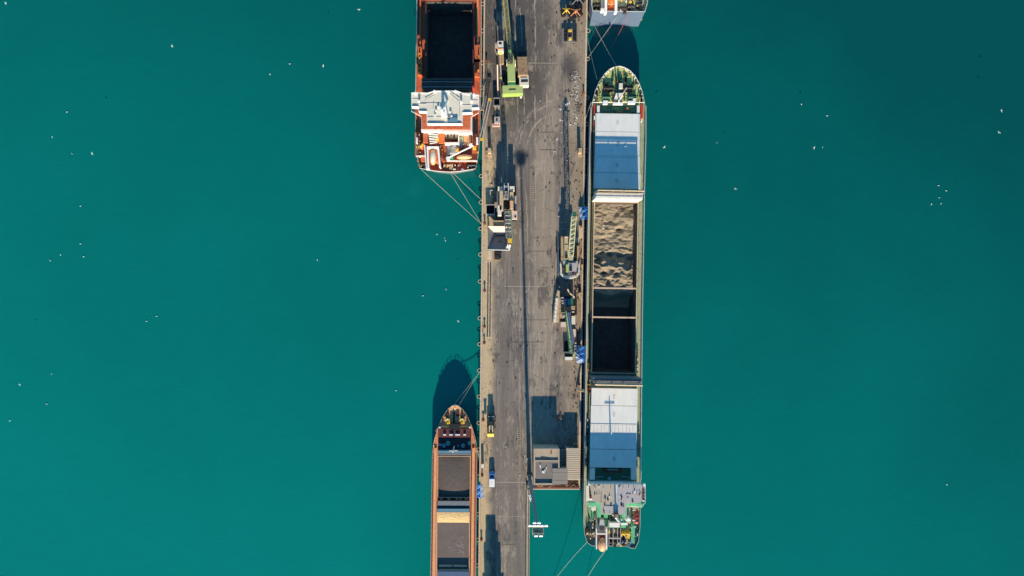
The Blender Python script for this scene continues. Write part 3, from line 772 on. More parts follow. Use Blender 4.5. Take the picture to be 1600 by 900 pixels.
# lime crane, top left
t = Thing('lime_crane', 'lime green harbour crane with long lattice boom and ribbed tan engine house', 'crane', 800, 110, t=-0.04)
m = MB(); m.box(783, 84, 786.5, 136, .3, 1.7); m.box(811, 84, 815, 136, .3, 1.7); t.add('crawler_track', m, 'dark_steel')
t.box('undercarriage', 'dark_steel', 787, 90, 811, 132, .6, 2.6)
t.cyl('slewing_ring', 'grey_steel', 800, 110, 2.6, 3.3, 1.7)
m = t.mb(); m.prism([(796.2, 80.5), (800.2, 80.5), (804.0, 94), (804.8, 112), (805.3, 127), (793.6, 127), (792.4, 96)], 3.3, 7.2); t.add('machine_house', m, 'lime')
t.box('house_lip', 'deep_green', 794, 127.4, 805.6, 131.6, 3.3, 6.4)
t.box('boom_foot', 'lime_bright', 793.8, 77.2, 799.6, 79.9, 3.3, 7.6)
m = t.mb(); m.box(791.5, 93, 793.0, 99, 3.3, 6.2); m.box(804.6, 94, 806, 100, 3.3, 6.2); t.add('side_walkway', m, 'warm_white')
eh = t.box('engine_house', 'ribbed_tan', 809, 88, 824.0, 117.5, 2.9, 6.4)
m = t.mb()
for i in range(14): m.box(809.6 + i * .05, 89.3 + i * 2.05, 823.4 + i * .05, 90.2 + i * 2.05, 6.4, 6.52)
t.add('rib', m, 'tan_steel', eh)
t.box('exhaust_box', 'dark_steel', 809.5, 80.5, 823, 87, 2.9, 5.2)
t.box('cooler', 'warm_white', 811.5, 118, 826, 133.5, 2.9, 5.6)
m = t.mb(); m.box(813, 120, 824, 121.2, 5.6, 5.7); m.box(814, 125, 825, 128, 5.6, 5.8); t.add('cooler_fan', m, 'dark_steel')
cw = t.box('counterweight', 'lime', 785.2, 133.2, 817, 145.8, 2.2, 5.4)
t.box('counterweight_edge', 'lime_bright', 785.2, 144.6, 817, 147.2, 2.2, 5.0, parent=cw)
t.box('counterweight_slot', 'dark_steel', 795, 139, 806, 140.4, 5.4, 5.5, parent=cw)
t.box('rear_lamp', 'white', 812.4, 149.6, 815.6, 152.8, 3, 3.6)
t.box('rear_bracket', 'lilac_grey', 812.8, 147.4, 815.4, 149.5, 3, 3.5)
m = MB(); m.lattice((797, 78, 6.5), (787, -24, 15), 1.15, 1.15, 1.2, 1.1, 22, .055, .11); t.add('boom', m, 'boom_olive')
for s in (-1.3, 1.3): t.tube('boom_stay', 'grey_steel', [(799 + s, 100, 7.8), (788 + s, -20, 17)], .05)
m = MB(); m.lattice((797, 98, 7.2), (798, 86, 13), 1.4, .9, .7, .7, 5, .07, .12); t.add('gantry_frame', m, 'dark_steel')
cb = t.box('cab', 'warm_white', 777.6, 64, 786.6, 79.5, 4.5, 7.4, label='white operator cab on the left')
t.box('cab_window', 'glass', 779.3, 65.8, 784, 69.2, 7.4, 7.46, parent=cb)
t.box('cab_edge', 'orange_bright', 777.2, 75, 786.9, 76.2, 7.4, 7.5, parent=cb)
t.box('cab_lamp', 'lime_bright', 779.8, 80, 784, 82, 5, 7.0, parent=cb)
m = MB(); m.tube([(774, 67, 5.2), (773.5, 78, 5.2), (777, 86, 5.2)], .16); m.tube([(777.5, 66, 5.2), (773.5, 69, 5.2)], .12); m.box(774.2, 68.2, 777.2, 74.4, 4.5, 5.4); t.add('cab_ladder', m, 'beige_steel')
t.box('cab_arm', 'tan_steel', 780.2, 82, 783.6, 100, 3.0, 4.6); t.box('cab_arm', 'tan_steel', 784.2, 82, 787, 99, 3.0, 4.3)
m = MB(); m.tube([(782, 100, 4), (783, 120, 3)], .18); m.tube([(783, 120, 3), (787, 134, 3)], .12); t.add('cable_run', m, 'lilac_grey')
t.box('hose_reel', 'dark_steel', 781.6, 102, 791.4, 118, 1.2, 3.1)
t.box('marker_light', 'lime_bright', 781.5, 119.5, 784.2, 121.6, 2.4, 3.4)

def grey_crane(cy, label, ox=0.0, out=False):
    t = Thing('hopper_crane' if False else 'harbour_crane', label, 'crane', 790 + ox, cy + 335)
    X = lambda v: v + ox
    Y = lambda v: v + cy
    B = lambda n, mt, x0, y0, x1, y1, z0, z1, **k: t.box(n, mt, X(x0), Y(y0), X(x1), Y(y1), z0, z1, **k)
    B('portal_base', 'dark_steel', 775, 296, 806, 343, 1.0, 3.0)
    for x in (776, 800.5):
        B('crawler_track', 'rubber', x, 292, x + 5, 345, 0.0, 1.0)
    B('side_tank', 'beige_steel', 780.6, 298, 786.4, 328, 3, 7.0); B('side_tank', 'beige_steel', 796.6, 300, 802.4, 328.5, 3, 6.4)
    B('end_cap', 'warm_white', 777.8, 291.5, 785.2, 297.6, 3, 6.0); B('end_cap', 'warm_white', 796.2, 291, 804, 297.4, 3, 6.0)
    m = MB(); m.box(X(787), Y(286), X(788.2), Y(309.6), 3, 8.4); m.box(X(793.6), Y(286), X(794.8), Y(309.6), 3, 8.4)
    m.box(X(788.2), Y(286), X(793.6), Y(293), 3, 8.2); m.box(X(788.2), Y(308), X(793.6), Y(309.6), 3, 8.2)
    ch = t.add('winch_house', m, 'white')
    B('winch_bed', 'hull_grey', 788.3, 293.2, 793.5, 307.8, 3, 7.2, parent=ch)
    for y in (288.5, 300.5, 305):
        mm = MB(); mm.tube([(X(789), Y(y), 8.3), (X(793), Y(y), 8.3)], .35, 8); t.add('winch_drum', mm, 'black', ch)
    mm = MB(); mm.tube([(X(799.5), Y(314), 6.6), (X(799.5), Y(326), 6.6)], .55, 10); t.add('air_tank', mm, 'cream')
    B('walkway', 'lilac_grey', 776.6, 299, 779.2, 330, 3, 4.4); B('walkway', 'lilac_grey', 804.2, 306, 807, 328, 3, 4.4)
    cb = B('cab', 'warm_white', 777.8, 321, 783.6, 336.4, 3, 7.0); B('cab_window', 'glass', 781.6, 325.4, 783.4, 328.4, 7.0, 7.06, parent=cb)
    B('side_box', 'tan_steel', 773, 316, 776.4, 324, 1, 3.4)
    B('rear_panel', 'pink_steel', 797, 329.6, 808.2, 342, 3, 5.4)
    m = MB(); m.cyl(X(805.2), Y(338.6), 5.4, 5.6, .3); t.add('vent', m, 'black')
    # A-frame that throws the long shadow
    m = MB(); m.lattice((X(790.4), Y(309), 7.5), (X(790.6), Y(301), 12.2), 1.5, .7, .8, .6, 6, .09, .14); t.add('gantry_frame', m, 'grey_steel')
    for dx, w in ((789.8, 0), (796.6, 1)):
        m = MB(); m.lattice((X(dx - w * .6), Y(328), 6.0), (X(dx + 2.6 - w * .2), Y(372), 7.6), .9, .7, .8, .7, 15, .06, .12); t.add('boom', m, 'grey_steel' if w == 0 else 'pale_green')
    m = MB()
    for k in range(7): m.tube([(X(789 + k * .4), Y(331 + k * 6), 7.6), (X(797 + k * .4), Y(331 + k * 6), 7.6)], .10, 4)
    t.add('boom_tie', m, 'lilac_grey')
    B('boom_tip', 'yellow', 793.4, 372.4, 800, 379.5, 6.8, 8.2)
    B('boom_head', 'rust', 792.5, 379.7, 799, 381.4, 6.9, 7.9)
    m = MB(); m.tube([(X(793.5), Y(382), 7.2), (X(793.4), Y(386), 6.6)], .18); m.tube([(X(796.8), Y(382), 7.2), (X(796.9), Y(386), 6.6)], .18); m.box(X(790.5), Y(385), X(796), Y(388), 5.9, 6.5); m.box(X(794.5), Y(386.2), X(797), Y(391), 5.9, 6.3)
    t.add('hook_block', m, 'white')
    return t
grey_crane(0, 'grey harbour crane with beige side tanks and twin lattice booms over the hopper')
# big crane standing just south of the frame: only its shadow is in the photo
t = Thing('harbour_crane', 'tall crane just below the frame that throws the wide shadow at bottom', 'crane', 768, 960)
def shb(n, mt, x0, x1, yw, z0, z1, d=14):   # placed by ground pixels
    a, b2 = W(x0, yw), W(x1, yw + d)
    m = MB(); m.obox(((a.x + b2.x) / 2, (a.y + b2.y) / 2, (z0 + z1) / 2), (abs(b2.x - a.x) / 2, 0, 0), (0, abs(a.y - b2.y) / 2, 0), (0, 0, (z1 - z0) / 2)); t.add(n, m, mt)
shb('portal_leg', 'beige_steel', 754.5, 758, 925, 0, 2.6); shb('portal_leg', 'beige_steel', 784, 788, 925, 0, 2.6)
shb('portal_beam', 'beige_steel', 754.5, 788, 926, 1.4, 2.6, 16)
shb('machine_house', 'lime', 764.5, 783, 922, 2.65, 6.2, 26)
shb('middle_house', 'lime', 758, 784, 924, 4.0, 6.6, 20)
shb('upper_house', 'lime', 761, 781, 925, 6.65, 8.2, 18)
shb('tower', 'beige_steel', 762, 777.5, 924, 8.25, 10.2, 8)

# hopper under the grey crane booms
t = Thing('cargo_hopper', 'square steel hopper with sloping plates under the grey crane booms', 'hopper', 778, 375)
zt, zo = 5.0, 1.9
o4 = [(762.2, 353.5), (794.5, 353.5), (795.8, 391), (762.2, 389.5)]; i4 = [(775.5, 366.8), (787.2, 366.8), (787.4, 368.6), (775.3, 368.6)]
O = [W(*p, zt) for p in o4]; I = [W(*p, zo) for p in i4]
for a, b_, nm in ((0, 1, 'north'), (1, 2, 'east'), (2, 3, 'south'), (3, 0, 'west')):
    m = MB(); p = [O[a], O[b_], I[b_], I[a]]; q = [v - Vector((0, 0, .1)) for v in p]
    m.add(p + q, [(3, 2, 1, 0), (4, 5, 6, 7), (0, 1, 5, 4), (1, 2, 6, 5), (2, 3, 7, 6), (3, 0, 4, 7)])
    t.add('hopper_plate', m, 'pink_steel' if nm == 'north' else 'hull_grey')  # sunlit tone of the north plate is put into its paler colour
t.box('outlet', 'dark_steel', 775.3, 366.6, 787.4, 368.8, .4, 1.75)
m = MB()
for x, y in ((763.2, 354.8), (793.5, 354.8), (794, 389.4), (763.2, 388.4)): m.box(x - .8, y - .8, x + .8, y + .8, 0, zt - .3)
t.add('hopper_leg', m, 'lilac_grey')
t.box('rim_beam', 'warm_white', 762, 389.9, 796, 391.2, 4.6, 5.15, t=.02); t.box('hopper_patch', 'tan_steel', 778, 372.4, 783, 376, 3.2, 3.4)
t.box('deck_platform', 'tan_steel', 771, 344.4, 787, 353.2, 0.3, 4.4)
t.box('base_frame', 'concrete_warm', 762, 392, 768.4, 404, 0, .6)
t = Thing('open_skip', 'open dark skip with pale rim left of the grey crane', 'skip', 766, 327)
m = MB(); m.box(759.2, 319.4, 760.1, 335, 0, 2.4); m.box(772.3, 319.4, 773.2, 335, 0, 2.4); m.box(760.1, 319.4, 772.3, 320.3, 0, 2.4); m.box(760.1, 334, 772.3, 335.3, 0, 2.4)
t.add('skip_walls', m, 'lilac_grey'); t.box('skip_fill', 'coal', 760.1, 320.3, 772.3, 334, 0, .8)
t = Thing('pipe_frame', 'thin pale bent pipe frame in the grey crane shadow', 'frame', 767, 302)
t.tube('pipe', 'warm_white', [(770, 297, 1), (766, 297.6, 1), (766, 307, 1), (771, 307.6, 1)], .1); t.box('pipe_foot', 'warm_white', 782.6, 277.6, 784.4, 285, 0, .9)

# lattice crane on the right, upper
t = Thing('lattice_crane', 'right-hand crane with raised pale green lattice boom and octagonal grey base', 'crane', 890, 405)
for x in (874.6, 900.6): t.box('crawler_track', 'rubber', x, 388, x + 4.6, 428, 0, 1.3)
m = MB(); oc = [(875.2, 408), (906.2, 408), (906.2, 427), (901, 433.5), (894, 436), (886, 436), (880, 433.5), (875.2, 427)]
m.prism(oc, 1.3, 3.6); t.add('base_deck', m, 'lilac_grey')
m = MB(); ic = [(877, 427), (881, 431.6), (886.5, 433.4), (893, 433.4), (899.8, 431.2), (904.4, 426)]
m.tube([(x, y, 4.1) for x, y in [(876, 412)] + ic + [(905, 412)]], .28, 6); t.add('base_rim', m, 'warm_white')
t.box('side_beam', 'tan_steel', 876.6, 369, 880.8, 407, 2.4, 4.2); t.box('side_beam', 'tan_steel', 901.6, 384, 905.4, 408, 1.4, 3.5)
ub = t.box('upper_beam', 'beige_steel', 882, 370, 888, 405, 3.6, 6.6)
t.box('beam_notch', 'black', 882.4, 381.4, 887.8, 382.4, 6.6, 6.66, parent=ub); t.box('beam_cap', 'pink_steel', 882.2, 369.6, 888, 371.4, 6.6, 6.8, parent=ub); t.box('beam_motor', 'black', 883, 398, 887, 403.6, 6.6, 7.1, parent=ub)
t.box('beam_cap', 'rust', 877, 368.8, 880.6, 371, 4.2, 4.5)
t.box('foot_box', 'teal_paint', 881.6, 404.6, 886.4, 408, 3.6, 5.2)
eh = t.box('engine_house', 'lilac_grey', 887.5, 411, 901, 424, 3.6, 5.4)
m = MB(); m.box(889.8, 416.4, 894, 418.8, 5.4, 5.8); m.box(889.4, 420.6, 894, 423.4, 5.4, 5.8); t.add('engine_fan', m, 'black', eh)
t.box('boom_foot', 'boom_green', 888.6, 396, 895.6, 406.5, 3.6, 6.0); t.box('boom_winch', 'black', 896, 393, 899.6, 397.6, 3.6, 6.4); t.box('boom_winch', 'dark_steel', 896.4, 399.6, 899.8, 402.6, 3.6, 6.2)
t.box('counterweight', 'lime', 884.6, 413.4, 888.2, 425.6, 3.6, 6.0)
m = MB(); m.lattice((891.6, 400, 5.2), (896.8, 336, 15.6), 1.4, 1.3, 1.3, 1.2, 18, .075, .14); t.add('boom', m, 'boom_green')
t.box('boom_head', 'deep_green', 895.4, 331, 900.6, 337.4, 14.6, 16.0)
for (x, y) in ((878.5, 416), (880, 420.5), (883, 425), (878, 412.4), (885.6, 428), (899, 428.2), (895.5, 426), (883.2, 419)):
    t.cyl('deck_fitting', random.choice(['black', 'dark_steel', 'rust']), x, y, 3.6, 4.1, .32)
rails(t, [(875.6, 410), (875.6, 427), (880.4, 433), (886, 435.4), (894, 435.4), (900.6, 433), (905.8, 427), (905.8, 410)], 3.6, 'warm_white')
t = Thing('shadow_panel', 'blue-grey upright panel imitating a crane shadow left of the octagonal base', 'panel', 872, 412)
t.box('shadow_slab', 'hull_blue', 871.6, 392, 873.6, 429, 0.0, 2.8, t=-.03)  # blue-grey slab stands in for the crane's shadow
t.box('plate_brace', 'dark_steel', 869.4, 392.5, 871.4, 394.5, 0.0, 2.0)
for (x, y, w, h, lb) in ((872.4, 322, 1.4, 8, 'thin pale plank lying in the dark crane shadow'), (871.8, 336.6, 3, 2.8, 'round pale sack in the dark crane shadow'), (876.5, 346.6, 3, 2.4, 'pale sack in crane shadow, upper of the two lower ones'), (877.8, 356.4, 3.6, 2, 'pale sack in crane shadow, lowest of all'), (890, 357, 2.4, 5.4, 'tan crate standing by the green lattice boom'), (890, 347, 2, 2.6, 'small pale sack by the green lattice boom')):
    m = MB(); c = W(x + w / 2, y + h / 2, 0)
    m.blob(c + Vector((0, 0, .25)), w * .1, h * .1, .3, 0, 8, 4)
    single('sack', m, 'lilac_grey', lb, 'sack', c, 'pale sacks in the crane shadow')
t = Thing('gantry_step', 'pink concrete step with dark wedge beside the green lattice boom', 'steps', 902, 380)
t.box('step', 'pink_steel', 899.4, 371, 904.2, 379, 0, .9); t.box('step', 'concrete_warm', 904.6, 352.4, 910.2, 372, 0, .7)
t.box('tall_box', 'hull_grey', 900.6, 385.4, 904.2, 388, 0, 1.5)

# lattice crane on the right, lower
t = Thing('lattice_crane', 'lower right crane with long pale side panel and boom reaching down to hopper', 'crane', 884, 485)
m = MB(); m.prism([(871.6, 453), (874.6, 455), (873.0, 504), (863.8, 504.5), (867.8, 466)], 0.0, 2.0)
t.add('platform', m, 'beige_steel')
m = MB()
for k in range(6): m.box(868.4 - k * .55, 466 + k * 6.4, 871.6 - k * .55, 471.9 + k * 6.4, 2.0, 2.3)
t.add('pale_plate', m, 'white')
m = MB()
for k in range(4): m.box(873.8, 466 + k * 8, 882, 473.4 + k * 8, .2, 1.9)
t.add('deck_plate', m, 'tan_steel')
t.box('turntable', 'dark_steel', 882, 463, 897, 488, .3, 3.4)
t.box('crawler_track', 'rubber', 878, 464, 881.6, 492, 0.2, 1.0); t.box('crawler_track', 'rubber', 897.6, 464, 901.4, 492, 0, 1.0)
cabb = t.box('machine_house', 'hull_blue', 883, 467, 891, 478, 3.4, 6.6); t.box('house_window', 'sky_paint', 887.6, 468.4, 889.6, 477, 6.6, 6.7, parent=cabb)
t.box('house_roof', 'deep_green', 891.6, 466.4, 896, 476, 3.4, 5.6)
t.box('tower_block', 'dark_steel', 883.4, 479, 892, 486.5, 3.4, 8.6)
for x, y, w, h in ((876.6, 464.4, 5, 2), (877, 469, 4.4, 2), (878, 472.6, 4, 2.4), (892, 478, 6.6, 6.4), (891.6, 486.6, 5.8, 2), (893, 463, 5, 3.4), (877.4, 488, 5.4, 3), (879, 492.4, 4, 2.6)):
    t.box('machine_part', random.choice(['lilac_grey', 'pink_steel', 'tan_steel']), x, y, x + w, y + h, 1.2, random.uniform(3.6, 4.4))
t.tube('strut', 'beige_steel', [(887, 451.5, 7.5), (889, 457, 6.5), (897.6, 464, 4.5)], .2)
m = MB(); m.lattice((885.6, 486, 6.8), (892.4, 551, 5.4), 1.0, .9, .9, .9, 16, .06, .11); t.add('boom', m, 'deep_green')
t.tube('boom_edge', 'lime', [(884.8, 486, 7.4), (889, 520, 6.8), (890.2, 530, 6.5)], .14)
t.tube('boom_pipe', 'hull_blue', [(887.6, 488, 7.8), (896.0, 536, 7.0)], .5)
t.box('boom_head', 'pale_green', 889.4, 531, 894.8, 552, 4.6, 5.8)
t.box('ballast', 'dark_steel', 878.4, 498.4, 883.6, 502.4, 0, 1.6); t.box('ballast_box', 'pink_steel', 876.2, 503.2, 887.4, 511, 0, 2.2)
t.box('generator', 'warm_white', 893.2, 494, 898.8, 507, 0, 2.4); t.box('generator_fan', 'dark_steel', 894, 507.6, 899, 513.4, 0, 2.0); t.box('tool_box', 'pink_steel', 894.4, 514.4, 899.8, 526, 0, 1.5)
t = Thing('small_hopper', 'dark steel bin with white beam below the lower right crane', 'bin', 886.5, 547)
t.box('bin_floor', 'coal', 882, 533, 889.4, 549.6, 0, .6); t.box('bin_wall', 'hull_grey', 881.6, 550, 897.5, 551.4, 0, 2.6)
t.box('bin_wall', 'hull_grey', 889.6, 533, 890.6, 549.8, 0, 2.2)
t.box('white_beam', 'white', 883, 557.8, 894.6, 562.4, 0, 1.2); t.box('ladder_frame', 'lime', 895.4, 552.6, 898, 558.6, 0, 1.6)
t.box('support', 'black', 882.4, 551.8, 894, 557, 0, .8)
t = Thing('cable_heap', 'rusty tangle of cable at the quay edge above lower blue tarpaulin', 'cable', 901, 522)
for i in range(6):
    x = 900 + random.uniform(-1.5, 2.5); y = 519 + i * 2.6
    m = MB(); m.ring(x, y, .15 + .03 * i, .35, .09, 8, 4); t.add('cable_coil', m, random.choice(['rust', 'maroon', 'tread_dark']))
t = Thing('pump_unit', 'beige pump unit on the kerb above the lower right crane', 'pump', 906.5, 458)
t.box('pump_base', 'tan_steel', 903.8, 457, 909, 463.6, .1, .5); t.cyl('pump_motor', 'beige_steel', 906.4, 459.6, .5, 1.6, .5); t.tube('pump_pipe', 'beige_steel', [(906.4, 459.6, 1.0), (906, 468, .6)], .16)

# gangways by the big orange ship
def gangway(p0, p1, w, label, tip=None):
    t = Thing('gangway', label, 'gangway', p1[0], p1[1], group='gangways leaning at the orange ship')
    a, b_ = W(*p0), W(*p1); d = (b_ - a).normalized(); s = d.cross(Vector((0, 0, 1))).normalized() * w
    m = MB()
    for k in (-1, 1): m.tubew([a + s * k, b_ + s * k], .10, 4); m.tubew([a + s * k + Vector((0, 0, .9)), b_ + s * k + Vector((0, 0, .9))], .06, 4)
    t.add('side_rail', m, 'lilac_grey')
    m = MB(); n = int((b_ - a).length / .5)
    for i in range(n + 1): p = a.lerp(b_, i / n); m.tubew([p - s, p + s], .06, 3)
    t.add('tread', m, 'lilac_grey')
    if tip:
        for p in tip:
            m = MB(); m.obox(W(*p), (.5, 0, 0), (0, .42, 0), (0, 0, .12)); t.add('end_roller', m, 'yellow')
gangway((765.2, 157, 3.6), (752.6, 214, 1.2), .42, 'long grey gangway with yellow rollers leaning from quay to orange ship', [(765.2, 155.6, 3.7), (752.4, 217.6, 1.1)])
gangway((758.5, 150, 2.6), (753.6, 172, 3.6), .35, 'short grey gangway beside the bridge wing of the orange ship')
m = MB(); m.tube([(750, 172, 3.4), (756, 171.6, 3.0)], .16); single('yellow_bar', m, 'yellow', 'short yellow bar between orange ship and upper gangway', 'bar', W(753, 172, 3))
m = MB(); m.tube([(901, 607, .4), (914.5, 610, 4.6)], .22); m.tube([(901, 609.4, .4), (914.5, 612, 4.6)], .22)
for k in range(8): m.tube([(901 + k * 1.9, 607.4 + k * .4, .4 + k * .6), (901 + k * 1.9, 610 + k * .4, .4 + k * .6)], .08, 3)
single('gangway', m, 'beige_steel', 'short beige gangway from right quay to the long white-hatched ship', 'gangway', W(903, 610))

# tarpaulins
def tarp(pts, z0, z1, label, n=14, amp=.35, mt='blue_tarp'):
    """pts: four pixel corners, west pair at z0 and east pair at z1"""
    (ax, ay), (bx, by), (cx, cy), (dx, dy) = pts   # NW NE SE SW
    m = MB(); vs = []; fs = []; ph = random.uniform(0, 6)
    for j in range(n + 1):
        v = j / n
        for i in range(n + 1):
            u = i / n
            x = (ax + (bx - ax) * u) * (1 - v) + (dx + (cx - dx) * u) * v
            y = (ay + (by - ay) * u) * (1 - v) + (dy + (cy - dy) * u) * v
            z = z0 + (z1 - z0) * u + amp * (math.sin(v * 15 + u * 4 + ph) * .5 + math.sin(v * 31 - u * 7 + ph) * .3) - amp * 1.2 * math.sin(u * math.pi)
            vs.append(W(x, y, z) + Vector((0, 0, 0)))
    for j in range(n):
        for i in range(n):
            a = j * (n + 1) + i; fs.append((a, a + n + 1, a + n + 2, a + 1))
    top = len(vs); vs2 = [v - Vector((0, 0, .03)) for v in vs]
    m.add(vs + vs2, fs + [tuple(reversed([k + top for k in f])) for f in fs])
    return m
def tarp_thing(parts, label, px, py):
    t = Thing('tarpaulin', label, 'tarpaulin', px, py, group='blue tarpaulins between quay and ships')
    for m, mt, nm in parts: t.add(nm, m, mt)
tarp_thing([(tarp([(904.5, 323.6), (919.4, 322), (919.4, 342.4), (908, 343.6)], .5, 4.2, '', amp=.5), 'blue_tarp', 'sheet'),
            (tarp([(903.8, 323.5), (909, 323.4), (911, 343.2), (907.6, 343.6)], .7, 2.3, '', amp=.25), 'tarp_edge', 'turned_edge')], 'blue tarpaulin bridging quay and ship beside the sand-filled hold', 911, 333)
tarp_thing([(tarp([(902, 545), (916.2, 539), (916.2, 566), (900, 556)], .6, 4.4, '', amp=.45), 'blue_tarp', 'sheet'),
            (tarp([(897.6, 538), (911, 541), (903, 549), (897.8, 549)], .5, 2.6, '', amp=.5), 'tarp_edge', 'turned_edge'),
            (tarp([(898, 550), (902.5, 553), (914.5, 567), (901.6, 567.6)], .4, 1.9, '', amp=.3), 'tarp_edge', 'turned_edge')], 'crumpled blue tarpaulin beside the lower right crane, the largest of three', 907, 553)
tarp_thing([(tarp([(742.8, 755.4), (750.4, 756.6), (750.8, 779.0), (743.2, 777.6)], 2.0, .3, '', amp=.3), 'blue_tarp', 'sheet'),
            (tarp([(750, 756.8), (754, 759), (756.4, 777.6), (750, 778.6)], .35, .15, '', amp=.08), 'tarp_edge', 'turned_edge')], 'bright blue tarpaulin between left quay edge and the small orange ship', 747, 767)

# ---------------- ships ----------------
def offset(poly, d):
    """inward offset of a CCW world polygon"""
    n = len(poly); out = []
    for i in range(n):
        a, b, c = poly[i - 1], poly[i], poly[(i + 1) % n]
        e1 = Vector((b.x - a.x, b.y - a.y)).normalized(); e2 = Vector((c.x - b.x, c.y - b.y)).normalized()
        n1 = Vector((-e1.y, e1.x)); n2 = Vector((-e2.y, e2.x)); nn = (n1 + n2)
        nn = nn / max(.3, nn.length_squared) * 2 * .5 * 2
        out.append(Vector((b.x + nn.x * d * .5 * 1.0, b.y + nn.y * d * .5, b.z)))
    return out
def hull(T, pts, zdeck, bul, material, cap_mat, thick=0.28, boot=None):
    """pts: (px, py, inset_fraction_toward_axis, along_px) outline seen at height zdeck+bul, any order"""
    zt = zdeck + bul
    wp = [W(p[0], p[1], zt) for p in pts]
    area = sum(wp[i].x * wp[(i + 1) % len(wp)].y - wp[(i + 1) % len(wp)].x * wp[i].y for i in range(len(wp)))
    if area < 0: wp.reverse(); pts = pts[::-1]
    n = len(wp); ax = sum(p.x for p in wp) / n
    low = []
    for p, q in zip(wp, pts):
        axx = T.axis(p.y)
        low.append(Vector((p.x + (axx - p.x) * q[2], p.y - q[3] * S, SEA - 3)))
    inn = offset(wp, thick)
    m = MB(); V = wp + low; F = [(i, i + n, (i + 1) % n + n, (i + 1) % n) for i in range(n)]
    m.add(V, F); hl = T.add('hull', m, material)
    m = MB(); tp = [p + Vector((0, 0, .0)) for p in wp]; ib = [Vector((p.x, p.y, zdeck)) for p in inn]; it = [Vector((p.x, p.y, zt)) for p in inn]
    ob = [Vector((p.x, p.y, zdeck)) + (Vector((q.x - p.x, q.y - p.y, 0))) * .02 for p, q in zip(wp, inn)]
    up = [Vector((p.x, p.y, zt + .05)) for p in wp]; ui = [Vector((p.x, p.y, zt + .05)) for p in inn]
    V = up + ui + ib + wp
    F = [((i + 1) % n, (i + 1) % n + n, i + n, i) for i in range(n)] + [(i + n, (i + 1) % n + n, (i + 1) % n + 2 * n, i + 2 * n) for i in range(n)] + [((i + 1) % n, i, i + 3 * n, (i + 1) % n + 3 * n) for i in range(n)]
    m.add(V, F); T.add('bulwark', m, cap_mat)
    return inn, hl
def deck(T, inn, holes, z, material, name='deck'):
    m = MB()
    loops = [[Vector((p.x, p.y, z)) for p in inn]] + [[Vector((p.x, p.y, z)) for p in h] for h in holes]
    m.sheet(loops[0], loops[1:], z, worldpts=True)
    return T.add(name, m, material)
def hold(T, x0, y0, x1, y1, zdeck, zt, zb, mt_wall, mt_floor, mt_rim, rim=1.6, t=None):
    """coaming seen at height zt with inner opening x0..x1; returns hole loop"""
    t = T.t if t is None else t
    q = [W(x, y, zt) for x, y in MB(t).quadpx(x0, y0, x1, y1, t)]   # SW.. order: (-,+),(+,+),(+,-),(-,-) in px => SW SE NE NW
    m = MB(); top = [Vector((p.x, p.y, zt - .02)) for p in q]; bot = [Vector((p.x, p.y, zb)) for p in q]
    m.add(top + bot, [((i + 1) % 4, (i + 1) % 4 + 4, i + 4, i) for i in range(4)])
    m2 = MB(); m2.add([Vector((p.x, p.y, zb)) for p in q], [(0, 1, 2, 3)])
    hw = T.add('hold_wall', m, mt_wall); T.add('hold_floor', m2, mt_floor)
    m = MB(t)
    o = offset([Vector((p.x, p.y, zt)) for p in q], -rim * S)
    V = [Vector((p.x, p.y, zt)) for p in q] + [Vector((p.x, p.y, zt)) for p in o] + [Vector((p.x, p.y, zdeck - .1)) for p in o] + [Vector((p.x, p.y, zdeck - .1)) for p in q]
    F = []
    for i in range(4):
        j = (i + 1) % 4
        F += [(i, i + 4, j + 4, j), (i + 4, i + 8, j + 8, j + 4), (i + 8, i + 12, j + 12, j + 8)]
    m.add(V, F); T.add('coaming', m, mt_rim)
    return q
def stack(T, x0, x1, y0, y1, zb, zt, n, mt, t=None):
    """folded hatch panels standing on edge"""
    for i in range(n):
        a = y0 + (y1 - y0) * i / n; b = y0 + (y1 - y0) * (i + .72) / n
        T.box('folded_panel', mt, x0, a, x1, b, zb, zt - .25 * (i % 2), t=t)
def bitts(T, px, py, z, mt='dark_steel', parent=None):
    m = MB(); c = W(px, py, z)
    for d in (-.4, .4): m.tubew([c + Vector((0, d, 0)), c + Vector((0, d, .7))], .2, 8)
    m.obox(c + Vector((0, 0, .05)), (.35, 0, 0), (0, .75, 0), (0, 0, .06)); T.add('bitts', m, mt, parent)
def winch(T, px, py, z, mt='black', side=1, L=2.6, r=.75):
    m = MB(); c = W(px, py, z + r)
    m.tubew([c - Vector((L / 2, 0, 0)), c + Vector((L / 2, 0, 0))], r * .55, 10)
    for k in (-.5, -.1, .5): m.tubew([c + Vector((L * k - .1, 0, 0)), c + Vector((L * k + .1, 0, 0))], r, 12)
    m.obox(c + Vector((side * L * .3, -.9, -.2)), (.5, 0, 0), (0, .5, 0), (0, 0, .5)); m.obox(c + Vector((0, 0, -r + .06)), (L / 2 + .2, 0, 0), (0, 1.0, 0), (0, 0, .05))
    T.add('winch', m, mt)
def mushroom(T, px, py, z, mt, r=.35, h=1.0):
    m = MB(); m.cyl(px, py, z, z + h, r * .5); m.cyl(px, py, z + h, z + h + .25, r, r * .7); T.add('vent', m, mt)
